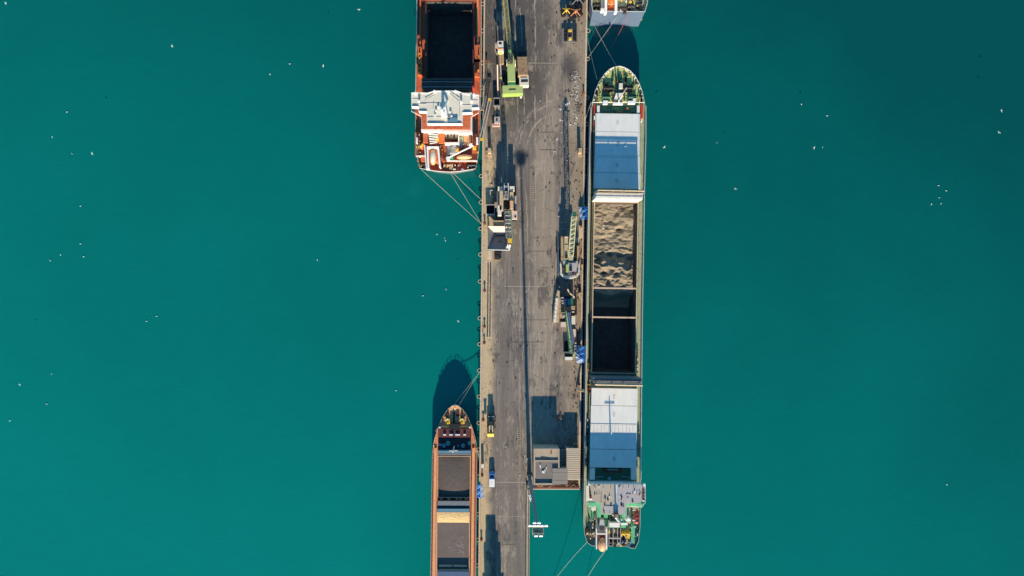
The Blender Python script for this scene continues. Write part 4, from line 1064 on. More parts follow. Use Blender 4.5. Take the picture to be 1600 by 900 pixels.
def boat(name, label, px, py, z, L, Wd, ang, mt, mt2, cradle='white', canopy=True):
    t = Thing(name, label, 'lifeboat', px, py, z)
    c = W(px, py, z)
    m = MB(); m.blob(c + Vector((0, 0, .9)), Wd / 2, L / 2, .85, ang, 16, 6); t.add('boat_hull', m, mt, smooth=True)
    if canopy:
        m = MB(); m.blob(c + Vector((0, 0, 1.5)), Wd / 2 * .7, L / 2 * .72, .65, ang, 14, 6); t.add('canopy', m, mt2, smooth=True)
    else:
        for k in (-.25, 0, .25):
            m = MB(); d = Vector((-math.sin(ang), math.cos(ang), 0)); s = Vector((math.cos(ang), math.sin(ang), 0)); m.obox(c + d * L * k + Vector((0, 0, 1.72)), s * Wd * .3, d * .25, (0, 0, .12)); t.add('thwart', m, mt2)
    m = MB()
    for k in (-.3, .3):
        d = Vector((-math.sin(ang), math.cos(ang), 0)); m.obox(c + d * L * k + Vector((0, 0, .12)), Vector((math.cos(ang), math.sin(ang), 0)) * Wd * .45, d * .12, (0, 0, .14))
    t.add('keel_block', m, cradle)

# ===== ship C: long ship with white hatches =====
TC = 0.0159
C = Thing('cargo_ship', 'long cargo ship with white hatch covers and sand-filled open hold', 'ship', 958, 480, SEA, t=TC)
C.axis = lambda y: W(961.5 + y / S * TC, 0, 0).x if False else (W(961.6, 450, 4).x + y * TC)
ZD = 4.3; ZH = 5.9
base = [(967.5, 103, .0, 16), (976, 105.2, .35, 12), (984.5, 110, .3, 8), (992.6, 118.5, .25, 5), (999, 130, .18, 3), (1004, 144, .12, 1), (1007.4, 160, .06, 0), (1009, 178, .02, 0), (1008.8, 215, 0, 0), (1006.6, 300, 0, 0), (1005, 400, 0, 0), (1003.2, 500, 0, 0), (1002.2, 600, 0, 0), (1001.4, 700, 0, 0), (1001.0, 790, .02, 0), (1000.4, 822, .1, 0), (998, 846, .2, -2), (992.5, 857.6, .3, -6), (984, 856.4, .3, -6), (982, 853.6, .3, -6), (925, 853.2, .3, -6), (917.5, 848, .3, -4), (913.2, 834, .15, -2), (911.6, 815, .08, 0), (911.8, 790, .02, 0), (914.0, 700, 0, 0), (915.4, 600, 0, 0), (917, 500, 0, 0), (918.4, 400, 0, 0), (920.2, 300, 0, 0), (922.2, 215, 0, 0), (923.2, 178, .02, 0), (925.4, 160, .06, 0), (930, 142, .12, 1), (936.8, 127, .18, 3), (945, 115, .25, 5), (953, 107.6, .3, 8), (960, 104.2, .35, 12)]
inn, hl = hull(C, base, ZD, 1.0, 'hull_blue', 'hull_pale', .22)
qh = hold(C, 927.2, 316.5, 994.4, 582.5, ZD, ZH, -5.0, 'hold_steel', 'hold_steel', 'hold_edge', 2.4)
deck(C, inn, [[Vector((p.x, p.y, 0)) for p in reversed(qh)]], ZD, 'pale_green')
# rails
m = MB(); R_ = [(1009.4, 165), (1009.4, 215), (1007.2, 300), (1005.6, 400), (1003.8, 500), (1002.8, 600), (1002, 700), (1001.8, 750)]
m.rail(R_, ZD + 1.0, .6, .07, 1.6); C.add('railing', m, 'white')
m = MB(); L_ = [(923.2, 168), (921.8, 215), (919.8, 300), (918, 400), (916.6, 500), (915.2, 600), (913.8, 700), (913, 750)]
m.rail(L_, ZD + 1.0, .5, .06, 1.8); C.add('railing', m, 'warm_white')
# side deck strips and stanchions
def strip(T, nm, mt, xf, y0, y1, w, z0, z1, seg=6, label=None):
    m = MB()
    pts = [(xf(y0 + (y1 - y0) * i / seg), y0 + (y1 - y0) * i / seg) for i in range(seg + 1)]
    poly = [(x - w / 2, y) for x, y in pts] + [(x + w / 2, y) for x, y in reversed(pts)]
    m.prism(poly, z0, z1); return T.add(nm, m, mt, label=label)
cl = lambda y: 922.0 - (y - 300) * TC; crr = lambda y: 1001.6 - (y - 300) * TC
strip(C, 'walkway', 'tread_dark', lambda y: cl(y) + 2.6, 166, 748, 2.4, ZD, ZD + .05, 2)
strip(C, 'walkway', 'pale_green', lambda y: crr(y) - .6, 166, 748, 3.4, ZD, ZD + .05, 2)
m = MB()
for i in range(150):
    y = 180 + i * 3.75
    for xf, s in ((lambda y: cl(y) + 3.2, 1), (lambda y: crr(y) - 3.4, -1)):
        m.box(xf(y) - .9, y - .45, xf(y) + .9, y + .45, ZD, ZD + 1.1)
C.add('coaming_stays', m, 'tread_dark', kind='stuff')
# hatch covers: forward group
for (x0, x1, y0, y1, z) in ((930.4, 1000.0, 177.6, 205.6, ZH), (930.0, 999.6, 206.2, 243.4, ZH), (929.2, 999.8, 245.8, 269.6, ZH + .02), (928.2, 1000.6, 270.2, 294.4, ZH)):
    hc = C.box('hatch_cover', 'hatch_white', x0, y0, x1, y1, ZD + .2, z)
    mm = C.mb(); cy = (y0 + y1) / 2
    mm.box(963.5 - (cy - 200) * TC, cy - 3, 964.3 - (cy - 200) * TC, cy + 3, z, z + .12); mm.box(965.9 - (cy - 200) * TC, cy - 3, 966.6 - (cy - 200) * TC, cy + 3, z, z + .12)
    C.add('lifting_lug', mm, 'lilac_grey', hc)
    for e_ in (x0 + 1.0, x1 - 1.6):
        mm = C.mb(); nn = int((y1 - y0) / 3)
        for k in range(nn): mm.box(e_, y0 + 1 + k * 3, e_ + .7, y0 + 1.8 + k * 3, z, z + .08)
        C.add('cleat_row', mm, 'grey_steel', hc)
C.box('hatch_cover', 'hatch_white', 929.6, 243.7, 999.8, 245.4, ZD + .2, ZH + .1)
for (x0, x1, y0, y1, z) in ((924.2, 996.2, 607.0, 633.8, ZH), (923.2, 995.8, 634.4, 662.4, ZH), (922.6, 994.8, 664.8, 701.6, ZH), (922.0, 994.4, 702.4, 730.6, ZH)):
    hc = C.box('hatch_cover', 'hatch_white', x0, y0, x1, y1, ZD + .2, z)
    if y0 == 664.8:
        mm = C.mb()
        for k in range(12): xx = x0 + 5 + k * 5.6 + random.uniform(-.6, .6); mm.box(xx, y0 + 1, xx + .5, y0 + 13, z, z + .1)
        C.add('panel_rib', mm, 'lilac_grey', hc)
    else:
        mm = C.mb(); cy = (y0 + y1) / 2; mm.box(958 , cy - 3, 958.7, cy + 3, z, z + .12); mm.box(960.2, cy - 3, 960.9, cy + 3, z, z + .12); C.add('lifting_lug', mm, 'lilac_grey', hc)
C.box('hatch_cover', 'hatch_white', 922.8, 662.7, 995.2, 664.5, ZD + .2, ZH + .1)
C.box('coaming_wing', 'hatch_white', 922.0, 731, 929.6, 749.5, ZD, ZH - .1); C.box('coaming_wing', 'hatch_white', 986.2, 731, 993.8, 749.5, ZD, ZH - .1)
C.box('recess_deck', 'deep_green', 930, 731, 986, 750, ZD + .02, ZD + .1)
C.box('recess_locker', 'maroon', 943, 733, 972, 738.6, ZD + .1, ZD + 1.2); C.box('recess_locker', 'teal_paint', 949, 732.6, 966, 735, ZD + 1.2, ZD + 1.4)
m = MB(); m.rail([(932, 750), (932, 745.4), (943, 745)], ZD + .1, 1.3, .08, 1.2); m.rail([(972, 745), (983, 745.4), (983, 750)], ZD + .1, 1.3, .08, 1.2); C.add('railing', m, 'sky_paint')
mushroom(C, 952.4, 748, ZD, 'sky_paint', .6)
# folded stacks with their end gantries
ZS = 12.8
stack(C, 931.4, 1004.6, 302.6, 308.8, ZD, ZS, 3, 'hatch_white')
C.box('folded_panel', 'hatch_white', 929.8, 309.2, 1004.2, 311.0, ZD, ZS - .6)
m = MB(); m.tube([(934, 297, ZS + .3), (1006.6, 298.2, ZS + .3)], .25, 8); m.tube([(934, 301, ZS + .2), (1006, 302, ZS + .2)], .12, 6); C.add('lifting_beam', m, 'beige_steel')
m = MB()
for x in (934.6, 958.5, 976, 1005): m.box(x - .8, 296, x + .8, 302, ZD, ZS + .1)
C.add('gantry_post', m, 'pink_steel')
stack(C, 926.6, 1003.0, 591.0, 599.4, ZD, ZS - .6, 4, 'hull_grey')
m = MB(); m.tube([(929.6, 600.4, ZS + .3), (1004, 602, ZS + .3)], .32, 8); C.add('lifting_beam', m, 'beige_steel')
m = MB()
for x in (931.4, 957, 974, 999.6): m.box(x - .8, 601, x + .8, 604.6, ZD, ZS)
C.add('gantry_post', m, 'dark_steel')
for (y0, y1) in ((449.2, 451.6), (494.8, 497.2)):
    C.box('hold_beam', 'hold_edge', 926.2 - (y0 - 450) * TC + .2, y0, 993.8 - (y0 - 450) * TC, y1, 4.9, 5.7)
# sand
xs0, ys0, xs1, ys1 = 927.2, 316.5, 994.4, 582.5
def nz2(x, y, s, ph): return math.sin(x * s + ph) * math.cos(y * s * 1.3 + ph * 2) + .5 * math.sin(x * s * 2.3 + y * s * 1.7 + ph)
heaps = [(944, 409, 9, 9, 2.6), (973, 411, 11, 9, 2.8), (955, 414, 12, 7, 1.3), (987, 418, 9, 10, 2.3), (937, 428, 11, 9, 1.6), (962, 430, 16, 8, 1.6), (985, 436, 11, 12, 2.4), (947, 441, 10, 7, 1.7), (965, 443, 9, 8, 1.5), (932, 446, 8, 7, 1.8), (990, 451, 9, 9, 2.2), (975, 386, 15, 9, 1.3), (986, 366, 14, 10, 1.3), (945, 386, 16, 9, .8), (965, 352, 16, 8, .9), (990, 340, 20, 11, 1.4), (932, 336, 12, 16, .8), (952, 456, 20, 8, .7), (938, 366, 12, 8, .6)]
pits = [(970, 356.6, 6, 3.2, 2.2), (947, 426.5, 6, 3, 2.6), (967, 427.6, 5, 3, 2.6), (954, 440, 4, 6, 2.6), (957, 345, 8, 3, .8), (944, 372, 8, 4, 1.0), (955, 397, 7, 5, 2.2), (973, 400, 8, 4, 1.6), (937, 406, 6, 4, 1.6), (988, 405, 6, 4, 1.4), (978, 385, 8, 3, 1.0)]
m = MB(); NX, NY = 60, 190; vs = []
rnd = random.Random(3)
for j in range(NY + 1):
    for i in range(NX + 1):
        u, v = i / NX, j / NY
        px = xs0 - .0 + (xs1 - xs0) * u; py = ys0 + (ys1 - ys0) * v * .62
        pyy = py
        z = 1.0 + .12 * nz2(px, py, .11, 1.0) + .05 * nz2(px, py, .31, 2.0)
        for hx, hy, sx, sy, h in heaps: z += .52 * h * math.exp(-(((px - hx) / sx) ** 2 + ((py - hy) / sy) ** 2) * 1.1)
        for hx, hy, sx, sy, h in pits: z -= .6 * h * math.exp(-(((px - hx) / sx) ** 2 + ((py - hy) / sy) ** 2) * 1.4)
        if False: z += .25 * abs(math.sin(px * .21 + math.sin(py * .2) * 2)) - .2
        f1 = mnoise.fractal(Vector((px * .13, py * .17, 2.0)), 0.9, 2.1, 5); f2 = mnoise.ridged_multi_fractal(Vector((px * .07, py * .12, 7.0)), .9, 2.0, 3, 1.0, 2.0)
        amp_ = .22 if py < 388 else .42
        z += amp_ * f1 + (amp_ * .7) * (f2 - 1.0)
        edge = 458 + 3 * math.sin(px * .12)
        if py > edge: z -= (py - edge) * .6
        z = max(z, -4.9) + rnd.uniform(-.045, .045)
        # straight-down placement inside the hold's world rectangle
        a = qh[3].lerp(qh[2], u); b2 = qh[0].lerp(qh[1], u)
        p = a.lerp(b2, v * .62); vs.append((p.x, p.y, min(z, 4.3)))
fs = [(j * (NX + 1) + i, (j + 1) * (NX + 1) + i, (j + 1) * (NX + 1) + i + 1, j * (NX + 1) + i + 1) for j in range(NY) for i in range(NX)]
m.add(vs, fs)
o = single('sand_cargo', m, 'sand', 'pale sand cargo heaped in the open hold of the long ship', 'sand', W(960, 400, 0), kind='stuff', smooth=True)
# bow fittings
BZ_ = ZD
m = MB(); pts = [(p[0], p[1]) for p in base if p[1] <= 162]
ordp = sorted([p for p in pts if p[0] > 966], key=lambda q: q[1]) + sorted([p for p in pts if p[0] <= 966], key=lambda q: -q[1])
cxp = 966.5
fc = [(cxp + (x - cxp) * .94, 133 + (y - 133) * .96) for x, y in ordp]
m.prism(fc, ZD + .02, ZD + .7); C.add('forecastle_deck', m, 'olive_deck'); FZ = ZD + .7
winch(C, 951, 137.5, FZ, 'black', -1, 2.8, .9); winch(C, 980.5, 137.5, FZ, 'black', 1, 2.8, .9)
winch(C, 947, 152, FZ, 'deep_green', -1, 2.2, .7); winch(C, 988, 152, FZ, 'deep_green', 1, 2.2, .7)
m = MB(); m.prism([(964.6, 110), (967.4, 110), (968.6, 136), (971, 143), (959.4, 143.5), (963.4, 136)], FZ, FZ + .3); C.add('anchor_walkway', m, 'deep_green')
for x, y in ((957.5, 115.5), (975.5, 117), (957, 123), (978, 124), (943, 130), (990, 131), (932.5, 146), (1000.5, 148), (939, 124), (994, 128), (930, 158), (1002.4, 158)): bitts(C, x, y, FZ, random.choice(['deep_green', 'dark_steel', 'black']))
C.box('locker', 'warm_white', 967.4, 130, 973, 138.4, FZ, FZ + 1.8)
m = MB()
for k in range(6): m.box(962.5 - k * .7, 145.5 + k * 2.1, 973.5 - k * .5, 146.6 + k * 2.1, FZ, FZ + .3 + .25 * (6 - k))
C.add('ladder_tread', m, 'white')
m = MB(); m.tube([(973.6, 145, FZ + 2), (966.5, 160, FZ + .8)], .12); m.tube([(979, 137, FZ + 1.6), (973, 147, FZ + 1.6)], .1); C.add('handrail', m, 'white')
for x0, y0, x1, y1 in ((942.4, 157, 949.6, 162.6), (958, 160, 973.6, 163), (981.4, 157.6, 992.6, 162), (989, 153.8, 993.6, 158)): C.box('white_locker', 'white_clean', x0, y0, x1, y1, FZ, FZ + 1.2)
m = MB()
for p, q in zip(ordp[1:-1], ordp[2:]):
    if abs(p[0] - q[0]) < 30:
        for f in (.2, .6): x = p[0] + (q[0] - p[0]) * f; y = p[1] + (q[1] - p[1]) * f; x = cxp + (x - cxp) * .945; y = 133 + (y - 133) * .965; m.box(x - 1.1, y - .9, x + 1.1, y + .9, FZ, FZ + .5)
C.add('fairlead', m, 'white')
rr = random.Random(5)
for i in range(46):
    a = rr.uniform(0, 1); y = 112 + 48 * rr.random(); hw = 8 + 30 * min(1, (y - 108) / 34) ** .6
    x = 966.5 + rr.uniform(-1, 1) * hw * .9
    C.box('deck_fitting', rr.choice(['rust', 'orange_deck', 'deep_green', 'beige_steel', 'tread_dark', 'lime', 'dark_steel', 'yellow']), x, y, x + rr.uniform(.8, 2.6), y + rr.uniform(.8, 3.2), FZ, FZ + rr.uniform(.2, .9), t=rr.uniform(-.3, .3))
m = MB(); m.rail([(p[0], p[1]) for p in ordp], ZD + 1.05, .7, .05, 1.6); C.add('bow_rail', m, 'white')
m = MB(); m.tube([(967, 160, FZ), (967, 157, FZ + 7)], .2, 6); C.add('fore_mast', m, 'warm_white')
C.box('well_deck', 'deep_green', 938, 165.4, 995, 176.4, ZD + .02, ZD + .1)
m = C.mb(); m.box(932.8, 165, 937, 177.2, ZD, ZD + 1.4); m.box(995.6, 165, 999.6, 177.2, ZD, ZD + 1.4); C.add('well_wing', m, 'hatch_white')
for x, y, mt in ((979, 168, 'orange_deck'), (945, 171, 'hull_grey'), (950, 171, 'hull_grey'), (968, 173, 'red'), (988, 171.6, 'hull_grey'), (960, 170, 'deep_green')): C.box('well_locker', mt, x, y, x + 3, y + 2.6, ZD + .1, ZD + 1)
for x0, y0, y1, mt in ((927.8, 163, 178, 'red'), (931.0, 168, 176, 'rust'), (1000.8, 163, 186, 'red'), (1003.6, 166, 184, 'orange_bright'), (928, 181, 186, 'white_clean'), (926.6, 190, 196, 'red'), (1001.6, 186, 190, 'white_clean')):
    C.box('side_locker', mt, x0, y0, x0 + 2.0, y1, ZD + .05, ZD + .9)
for i in range(16):
    y = 565 + i * 3.2; C.box('side_gear', rr.choice(['red', 'rust', 'white', 'maroon', 'yellow']), 917.6 + rr.uniform(0, 4), y, 919.4 + rr.uniform(0, 4), y + 1.8, ZD + .05, ZD + rr.uniform(.4, 1.1))
for i in range(8):
    y = 545 + i * 5; C.box('side_gear', rr.choice(['pink_steel', 'rust', 'maroon']), 995 + rr.uniform(0, 1), y, 996.6 + rr.uniform(0, 1), y + 3, ZD + .05, ZD + .8)
for i in range(8):
    y = 655 + i * 11; C.box('side_gear', rr.choice(['beige_steel', 'maroon', 'teal_paint', 'white']), 916.4 + rr.uniform(0, 2), y, 918 + rr.uniform(0, 2), y + 3, ZD + .05, ZD + .8)

# superstructure C
BT = 11.7
C.box('accommodation', 'white', 921.4, 758, 1000, 784, ZD, 9.2); C.box('aft_house', 'green_deck', 938, 784.2, 978, 804.6, ZD, 8.6)
C.box('poop_house', 'green_deck', 950.2, 805, 978, 824.6, ZD, 5.3)
m = C.mb(); m.prism([(921.6, 757), (1002.6, 757.6), (1001, 785.6), (977.4, 786.6), (977, 803.4), (940.6, 803.4), (939, 786.8), (926.4, 783)], 9.3, BT); wh = C.add('wheelhouse', m, 'white')
m = C.mb(); m.prism([(921.2, 756.4), (960.2, 756.4), (960.4, 803.6), (940.2, 803.6), (938.8, 787), (926, 783)], BT, BT + .15); C.add('bridge_roof', m, 'roof_sheet', wh, label='beige half of the bridge roof')
m = C.mb(); m.prism([(964.0, 756.4), (1003, 757), (1001.4, 785.8), (978, 787), (977.4, 803.8), (963.4, 803.8)], BT, BT + .15); C.add('bridge_roof', m, 'lilac_grey', wh, label='lilac grey half of the bridge roof')
m = C.mb()
for x in (930, 936.4, 942.6, 954.4, 973.4, 982, 990): m.box(x - .3, 757.6, x + .3, 762.6, BT + .15, BT + .22)
m.box(939.0, 768, 939.6, 786, BT + .15, BT + .24); m.box(945.4, 777, 946, 790, BT + .15, BT + .24); m.box(970.8, 777, 971.5, 792, BT + .15, BT + .3)
C.add('roof_stanchion', m, 'tread_dark', wh)
m = C.mb()
for x, y in ((945.6, 778), (950, 781), (971, 777), (971, 789.6), (988.6, 783.6), (955, 790)): m.cyl(x, y, BT + .15, BT + .45, .25)
C.add('roof_vent', m, 'glass', wh)
m = C.mb(); m.box(978, 772, 986, 784, BT + .15, BT + .3); m.box(944, 790.6, 960, 802, BT + .15, BT + .28); C.add('roof_panel', m, 'lilac_grey', wh)
m = MB(); bxx = W(962, 803, BT); m.tubew([bxx, bxx + Vector((0, 0.0, 8.6))], .32, 8, .14); mp_ = C.add('signal_mast', m, 'white')
p = bxx + Vector((0, 0, 7.6)); m = MB(); m.tubew([p - Vector((1.5, 0, -.2)), p + Vector((1.5, 0, .2))], .17, 5); C.add('mast_yard', m, 'white', mp_)
m = MB(); m.obox(bxx + Vector((0, -.2, .6)), (.7, 0, 0), (0, .6, 0), (0, 0, .6)); C.add('mast_foot', m, 'rust', mp_)
m = MB(); m.tube([(957, 804.4, BT + .4), (969.5, 818, 9)], .16); m.tube([(960, 803, BT + .8), (966, 811, 10)], .2); C.add('mast_stay', m, 'white')
# wings
C.box('bridge_wing', 'warm_white', 1002.8, 759.2, 1008.6, 783.8, 9.3, 10.4); rails(C, [(1008.4, 757), (1008.4, 786), (1003, 791)], 10.4, 'white')
for y in (764, 769, 774, 779): C.box('wing_gear', rr.choice(['maroon', 'hull_blue', 'black']), 1004, y, 1007, y + 2.6, 10.4, 11.0)
C.box('wing_lamp', 'white_clean', 1005.4, 756.4, 1008.6, 759.6, 10.4, 11.6)
C.box('bridge_wing', 'warm_white', 915.6, 759.4, 921.0, 783.0, 9.3, 10.2); rails(C, [(916, 757.6), (916, 784)], 10.2, 'white')
C.box('wing_lamp', 'white_clean', 919.2, 755.6, 922.4, 758.6, 10.2, 11.4)
for y in (763, 769, 775): C.box('wing_gear', rr.choice(['maroon', 'tread_dark', 'hull_blue']), 921.6, y, 925.2, y + 4, 10.2, 11.6)
# green decks
G = 9.25
C.box('boat_deck', 'green_deck', 918.6, 784.6, 939.4, 791.4, G - .4, G + .15); C.box('boat_deck', 'green_deck', 933.4, 791.6, 939.0, 808.6, G - .4, G + .15)
C.box('boat_deck', 'green_deck', 977.6, 786.6, 1003.4, 791.8, G - .4, G + .15); C.box('boat_deck', 'green_deck', 976.6, 792, 979.6, 806, G - .4, G + .15)
C.box('lower_deck', 'green_deck', 921.6, 792, 927.4, 810, 6.0, 6.6); C.box('lower_deck', 'deep_green', 934.6, 809, 949.8, 823, 6.6, 6.75)
C.box('lower_deck', 'green_deck', 943, 804.6, 950, 809, 7, 7.4); C.box('lower_deck', 'green_deck', 968.4, 804.8, 979.6, 816.6, 6.2, 6.8); C.box('lower_deck', 'deep_green', 952.6, 804.6, 966, 816.6, 5.4, 6.2)
C.box('deck_house', 'white', 952.2, 817, 968, 824, ZD, 8.0); C.box('deck_house', 'warm_white', 924, 793, 931.4, 797.6, 6.6, 8.2); C.box('deck_house', 'warm_white', 981, 794, 984.4, 806, ZD, 7.0); C.box('deck_house', 'white', 979.6, 808.6, 985.4, 815, ZD, 7.6)
C.cyl('satellite_dome', 'white_clean', 982, 812.4, 7.6, 9.0, .9, .5); C.box('deck_house', 'white', 969, 817.6, 980.6, 820.2, ZD, 7.2)
C.box('stern_deck', 'green_deck', 986, 815.6, 992, 851, ZD + .02, ZD + .5)
# rails and edges
for ps, z in (([(932.8, 792.4), (932.8, 823.8), (949.8, 824), (952, 812)], 6.75), ([(918, 785), (918, 791.8), (932, 792.4)], G + .15), ([(976, 807), (976, 792.6), (986, 792), (1003.4, 792.4), (1007, 787)], G + .15), ([(952, 841.6), (969, 842), (969, 853)], ZD + .4), ([(953, 805), (953, 816.4), (967, 816.6)], 6.2)):
    rails(C, ps, z, 'white')
for i in range(40):
    x = rr.choice([rr.uniform(926, 939), rr.uniform(979, 1000), rr.uniform(942, 960), rr.uniform(966, 976)]); y = rr.uniform(759, 783) if (x < 940 or x > 977) else rr.uniform(759, 802)
    if x < 928 and y > 780: continue
    C.box('roof_fitting', rr.choice(['white', 'white_clean', 'lilac_grey', 'tan_steel', 'grey_steel', 'dark_steel']), x, y, x + rr.uniform(.5, 2.2), y + rr.uniform(.5, 2.4), BT + .152, BT + rr.uniform(.22, .6))
for i in range(46):
    x = rr.choice([rr.uniform(921, 939), rr.uniform(977, 990), rr.uniform(950, 978)]); y = rr.uniform(793, 824)
    zb_ = ZD + .05
    C.box('deck_fitting', rr.choice(['white', 'white_clean', 'lilac_grey', 'pale_green', 'green_deck', 'warm_white', 'red', 'dark_steel']), x, y, x + rr.uniform(.6, 2.4), y + rr.uniform(.6, 2.6), zb_, zb_ + rr.uniform(2.2, 5.0))
# stern well gear
for i in range(44):
    x = rr.uniform(950, 985); y = rr.uniform(826, 851)
    C.box('deck_fitting', rr.choice(['dark_steel', 'black', 'lilac_grey', 'tan_steel', 'maroon', 'pale_green', 'yellow', 'glass', 'white']), x, y, x + rr.uniform(1, 3), y + rr.uniform(1, 5), ZD, ZD + rr.uniform(.3, 1.6))
for i in range(22):
    x = rr.uniform(916.5, 930); y = rr.uniform(812, 846)
    if x < 919 and y > 836: continue
    C.box('deck_fitting', rr.choice(['dark_steel', 'black', 'pale_green', 'tan_steel', 'tread_dark', 'white', 'beige_steel']), x, y, x + rr.uniform(1, 2.4), y + rr.uniform(1, 5), ZD, ZD + rr.uniform(.3, 1.4))
for i in range(14):
    x = rr.uniform(991, 998); y = rr.uniform(819, 842)
    C.box('deck_fitting', rr.choice(['deep_green', 'teal_paint', 'white', 'red', 'hull_grey', 'beige_steel']), x, y, x + rr.uniform(1, 2.4), y + rr.uniform(1, 4), ZD, ZD + rr.uniform(.3, 1.6))
m = C.mb()
for x in (951.6, 958, 965, 969.6): m.box(x - .4, 826, x + .4, 852, ZD, ZD + 1.5)
m.box(952, 840.6, 969.4, 841.6, ZD, ZD + 1.55); C.add('deck_frame', m, 'lilac_grey')
winch(C, 977, 834, ZD, 'yellow'); winch(C, 978, 846, ZD, 'hull_blue'); winch(C, 957, 847, ZD, 'black'); winch(C, 923, 832, ZD, 'tan_steel')
# funnel
m = C.mb(); m.prism([(937.6, 812), (943.6, 812), (946, 830), (935, 830)], ZD, 8.6); C.add('funnel', m, 'lilac_grey'); C.box('funnel_top', 'tread_dark', 936.4, 823.6, 944.8, 829.4, 8.6, 8.8)
m = C.mb(); m.box(931.2, 826, 933.0, 858.4, ZD, 7.2, t=0); m.box(946.6, 826, 949, 858.6, ZD, 7.2, t=0); m.box(933.2, 833.6, 946.4, 835.4, ZD + 1, 6.8); C.add('boat_ramp', m, 'white')
boat('lifeboat', 'cream free-fall lifeboat on the stern ramp of the long ship', 940.2, 848.5, 5.2, 4.6, 2.6, 0, 'cream', 'cream')
C.box('ramp_shadow_box', 'maroon', 934.4, 836.4, 945.4, 842.0, ZD, 6.4)
boat('lifeboat', 'red open lifeboat on the right side of the long ship', 993.4, 805.6, 7.2, 4.6, 2.0, 0, 'red', 'tread_dark', canopy=False)
m = MB(); m.tube([(989, 798, ZD), (989, 797, 8.6), (993, 797, 9)], .16); m.tube([(989, 814, ZD), (989, 813, 8.6), (993, 813, 9)], .16); C.add('davit', m, 'white')

# ===== ship A: big orange-decked ship =====
A = Thing('cargo_ship', 'large orange-decked ship with white bridge and dark empty hold, top left', 'ship', 700, 130, SEA)
A.axis = lambda y: W(702, 450, 4).x
AD = 3.6
base = [(652.6, -200, 0, 0), (753.2, -200, 0, 0), (752.6, 0, 0, 0), (751.6, 110, 0, 0), (750.4, 200, 0, 0), (747.8, 240, .05, 0), (743.6, 264.4, .2, -5), (715, 269, .2, -5), (700, 269.6, .2, -5), (680, 268, .2, -5), (656.0, 263.2, .2, -5), (651.4, 242, .05, 0), (648.6, 222, 0, 0), (650.0, 110, 0, 0), (651.6, 0, 0, 0)]
inn, hl = hull(A, base, AD, 1.0, 'hull_grey', 'hull_pale', .2)
AH = 5.6
qa = hold(A, 666.4, 2.6, 738.4, 121.5, AD, AH, -5.5, 'hold_steel', 'hold_steel', 'maroon', 4.0)
qa2 = [W(x, y, AH) for x, y in ((666.8, -8), (738.6, -8), (738.6, -150), (666.8, -150))]
deck(A, inn, [[Vector((p.x, p.y, 0)) for p in reversed(qa)]], AD, 'orange_deck')
A.box('hatch_cover', 'orange_deck', 665, -140, 741, 1.2, AD, AH + .05)
m = A.mb(); m.box(655.6, -30, 657.8, 120, AD, AD + .9); A.add('deck_pipe', m, 'orange_bright')
m = A.mb(); m.box(745.0, -30, 747.4, 120, AD, AD + .8); A.add('deck_pipe', m, 'peach_deck')
for y0 in (73, 95.5):
    A.box('side_winch_box', 'orange_bright', 652.4, y0, 659.4, y0 + 22, AD, AD + 1.3); A.box('side_winch_box', 'orange_deck', 738.4 + 3.2, y0 - 3, 750, y0 + 24, AD, AD + 1.3)
    for k in (0, 1): A.box('valve', 'black', 654.6, y0 + 4 + k * 9, 656.4, y0 + 9 + k * 9, AD + 1.3, AD + 1.6); A.box('valve', 'yellow', 654.4, y0 + 10 + k * 6, 656.2, y0 + 12 + k * 6, AD + 1.3, AD + 1.7)
    A.box('valve', 'black', 747, y0 + 4, 748.6, y0 + 12, AD + 1.3, AD + 1.6); A.box('valve', 'yellow', 746.8, y0 + 13, 748.4, y0 + 15, AD + 1.3, AD + 1.7)
for i in range(5): A.box('folded_panel', 'hull_grey' if i % 2 else 'hold_steel', 658.6, 122.4 + i * 3.9, 738, 124.8 + i * 3.9, AD, AH + 2.2 - .25 * i)
for x in (659.6, 733.6):
    A.box('panel_jack', 'yellow', x, 137, x + 3.4, 143.6, AD, AD + 2.0)
m = MB(); m.cyl(739.4, 135.6, AD, AD + 3, .4); m.cyl(738.6, 130, AD, AD + 2.4, .5); A.add('vent', m, 'red')
m = MB(); m.rail([(752.0, -20), (752, 100), (751.4, 150)], AD + 1, .5, .07, 1.5); A.add('railing', m, 'warm_white')
m = MB(); m.rail([(651.6, -20), (650.6, 60), (649.4, 141)], AD + 1, .5, .07, 1.5); A.add('railing', m, 'white')
# bridge block
AT = 17.0; 
A.box('accommodation', 'white', 661.4, 145, 737.6, 206, AD, 11.0)
m = A.mb(); wing = [(642.6, 144.6), (652, 144.4), (668, 144.8), (679, 141.6), (714, 141.6), (726, 146), (732, 147.2), (748.8, 148), (748.6, 168.2), (738.4, 168.6), (738.2, 175.8), (723, 176.2), (722.4, 193.2), (667, 193.2), (666.6, 174.2), (654, 173.8), (653.6, 166.6), (642.8, 166.4)]
m.prism(wing, AT - 2.6, AT); br = A.add('bridge', m, 'white')
inw = [(643.8, 146.6), (652, 146.4), (668, 146.8), (679.5, 143.6), (713.5, 143.6), (725.6, 147.8), (732, 149.2), (747.4, 150), (747.3, 167), (737.0, 167.2), (736.8, 174.4), (721.6, 174.8), (721, 191.6), (668.2, 191.6), (668, 172.8), (655.2, 172.4), (655, 165.2), (644, 165)]
m = A.mb(); m.prism(inw, AT, AT + .05); A.add('bridge_roof', m, 'warm_white', br)
wpw = [W(x, y, AT + .28) for x, y in wing]; area = sum(wpw[i].x * wpw[(i + 1) % len(wpw)].y - wpw[(i + 1) % len(wpw)].x * wpw[i].y for i in range(len(wpw)))
if area < 0: wpw.reverse()
iw = offset(wpw, .28); n = len(wpw); m = MB()
V = wpw + iw + [Vector((p.x, p.y, AT + .0)) for p in wpw] + [Vector((p.x, p.y, AT + .0)) for p in iw]
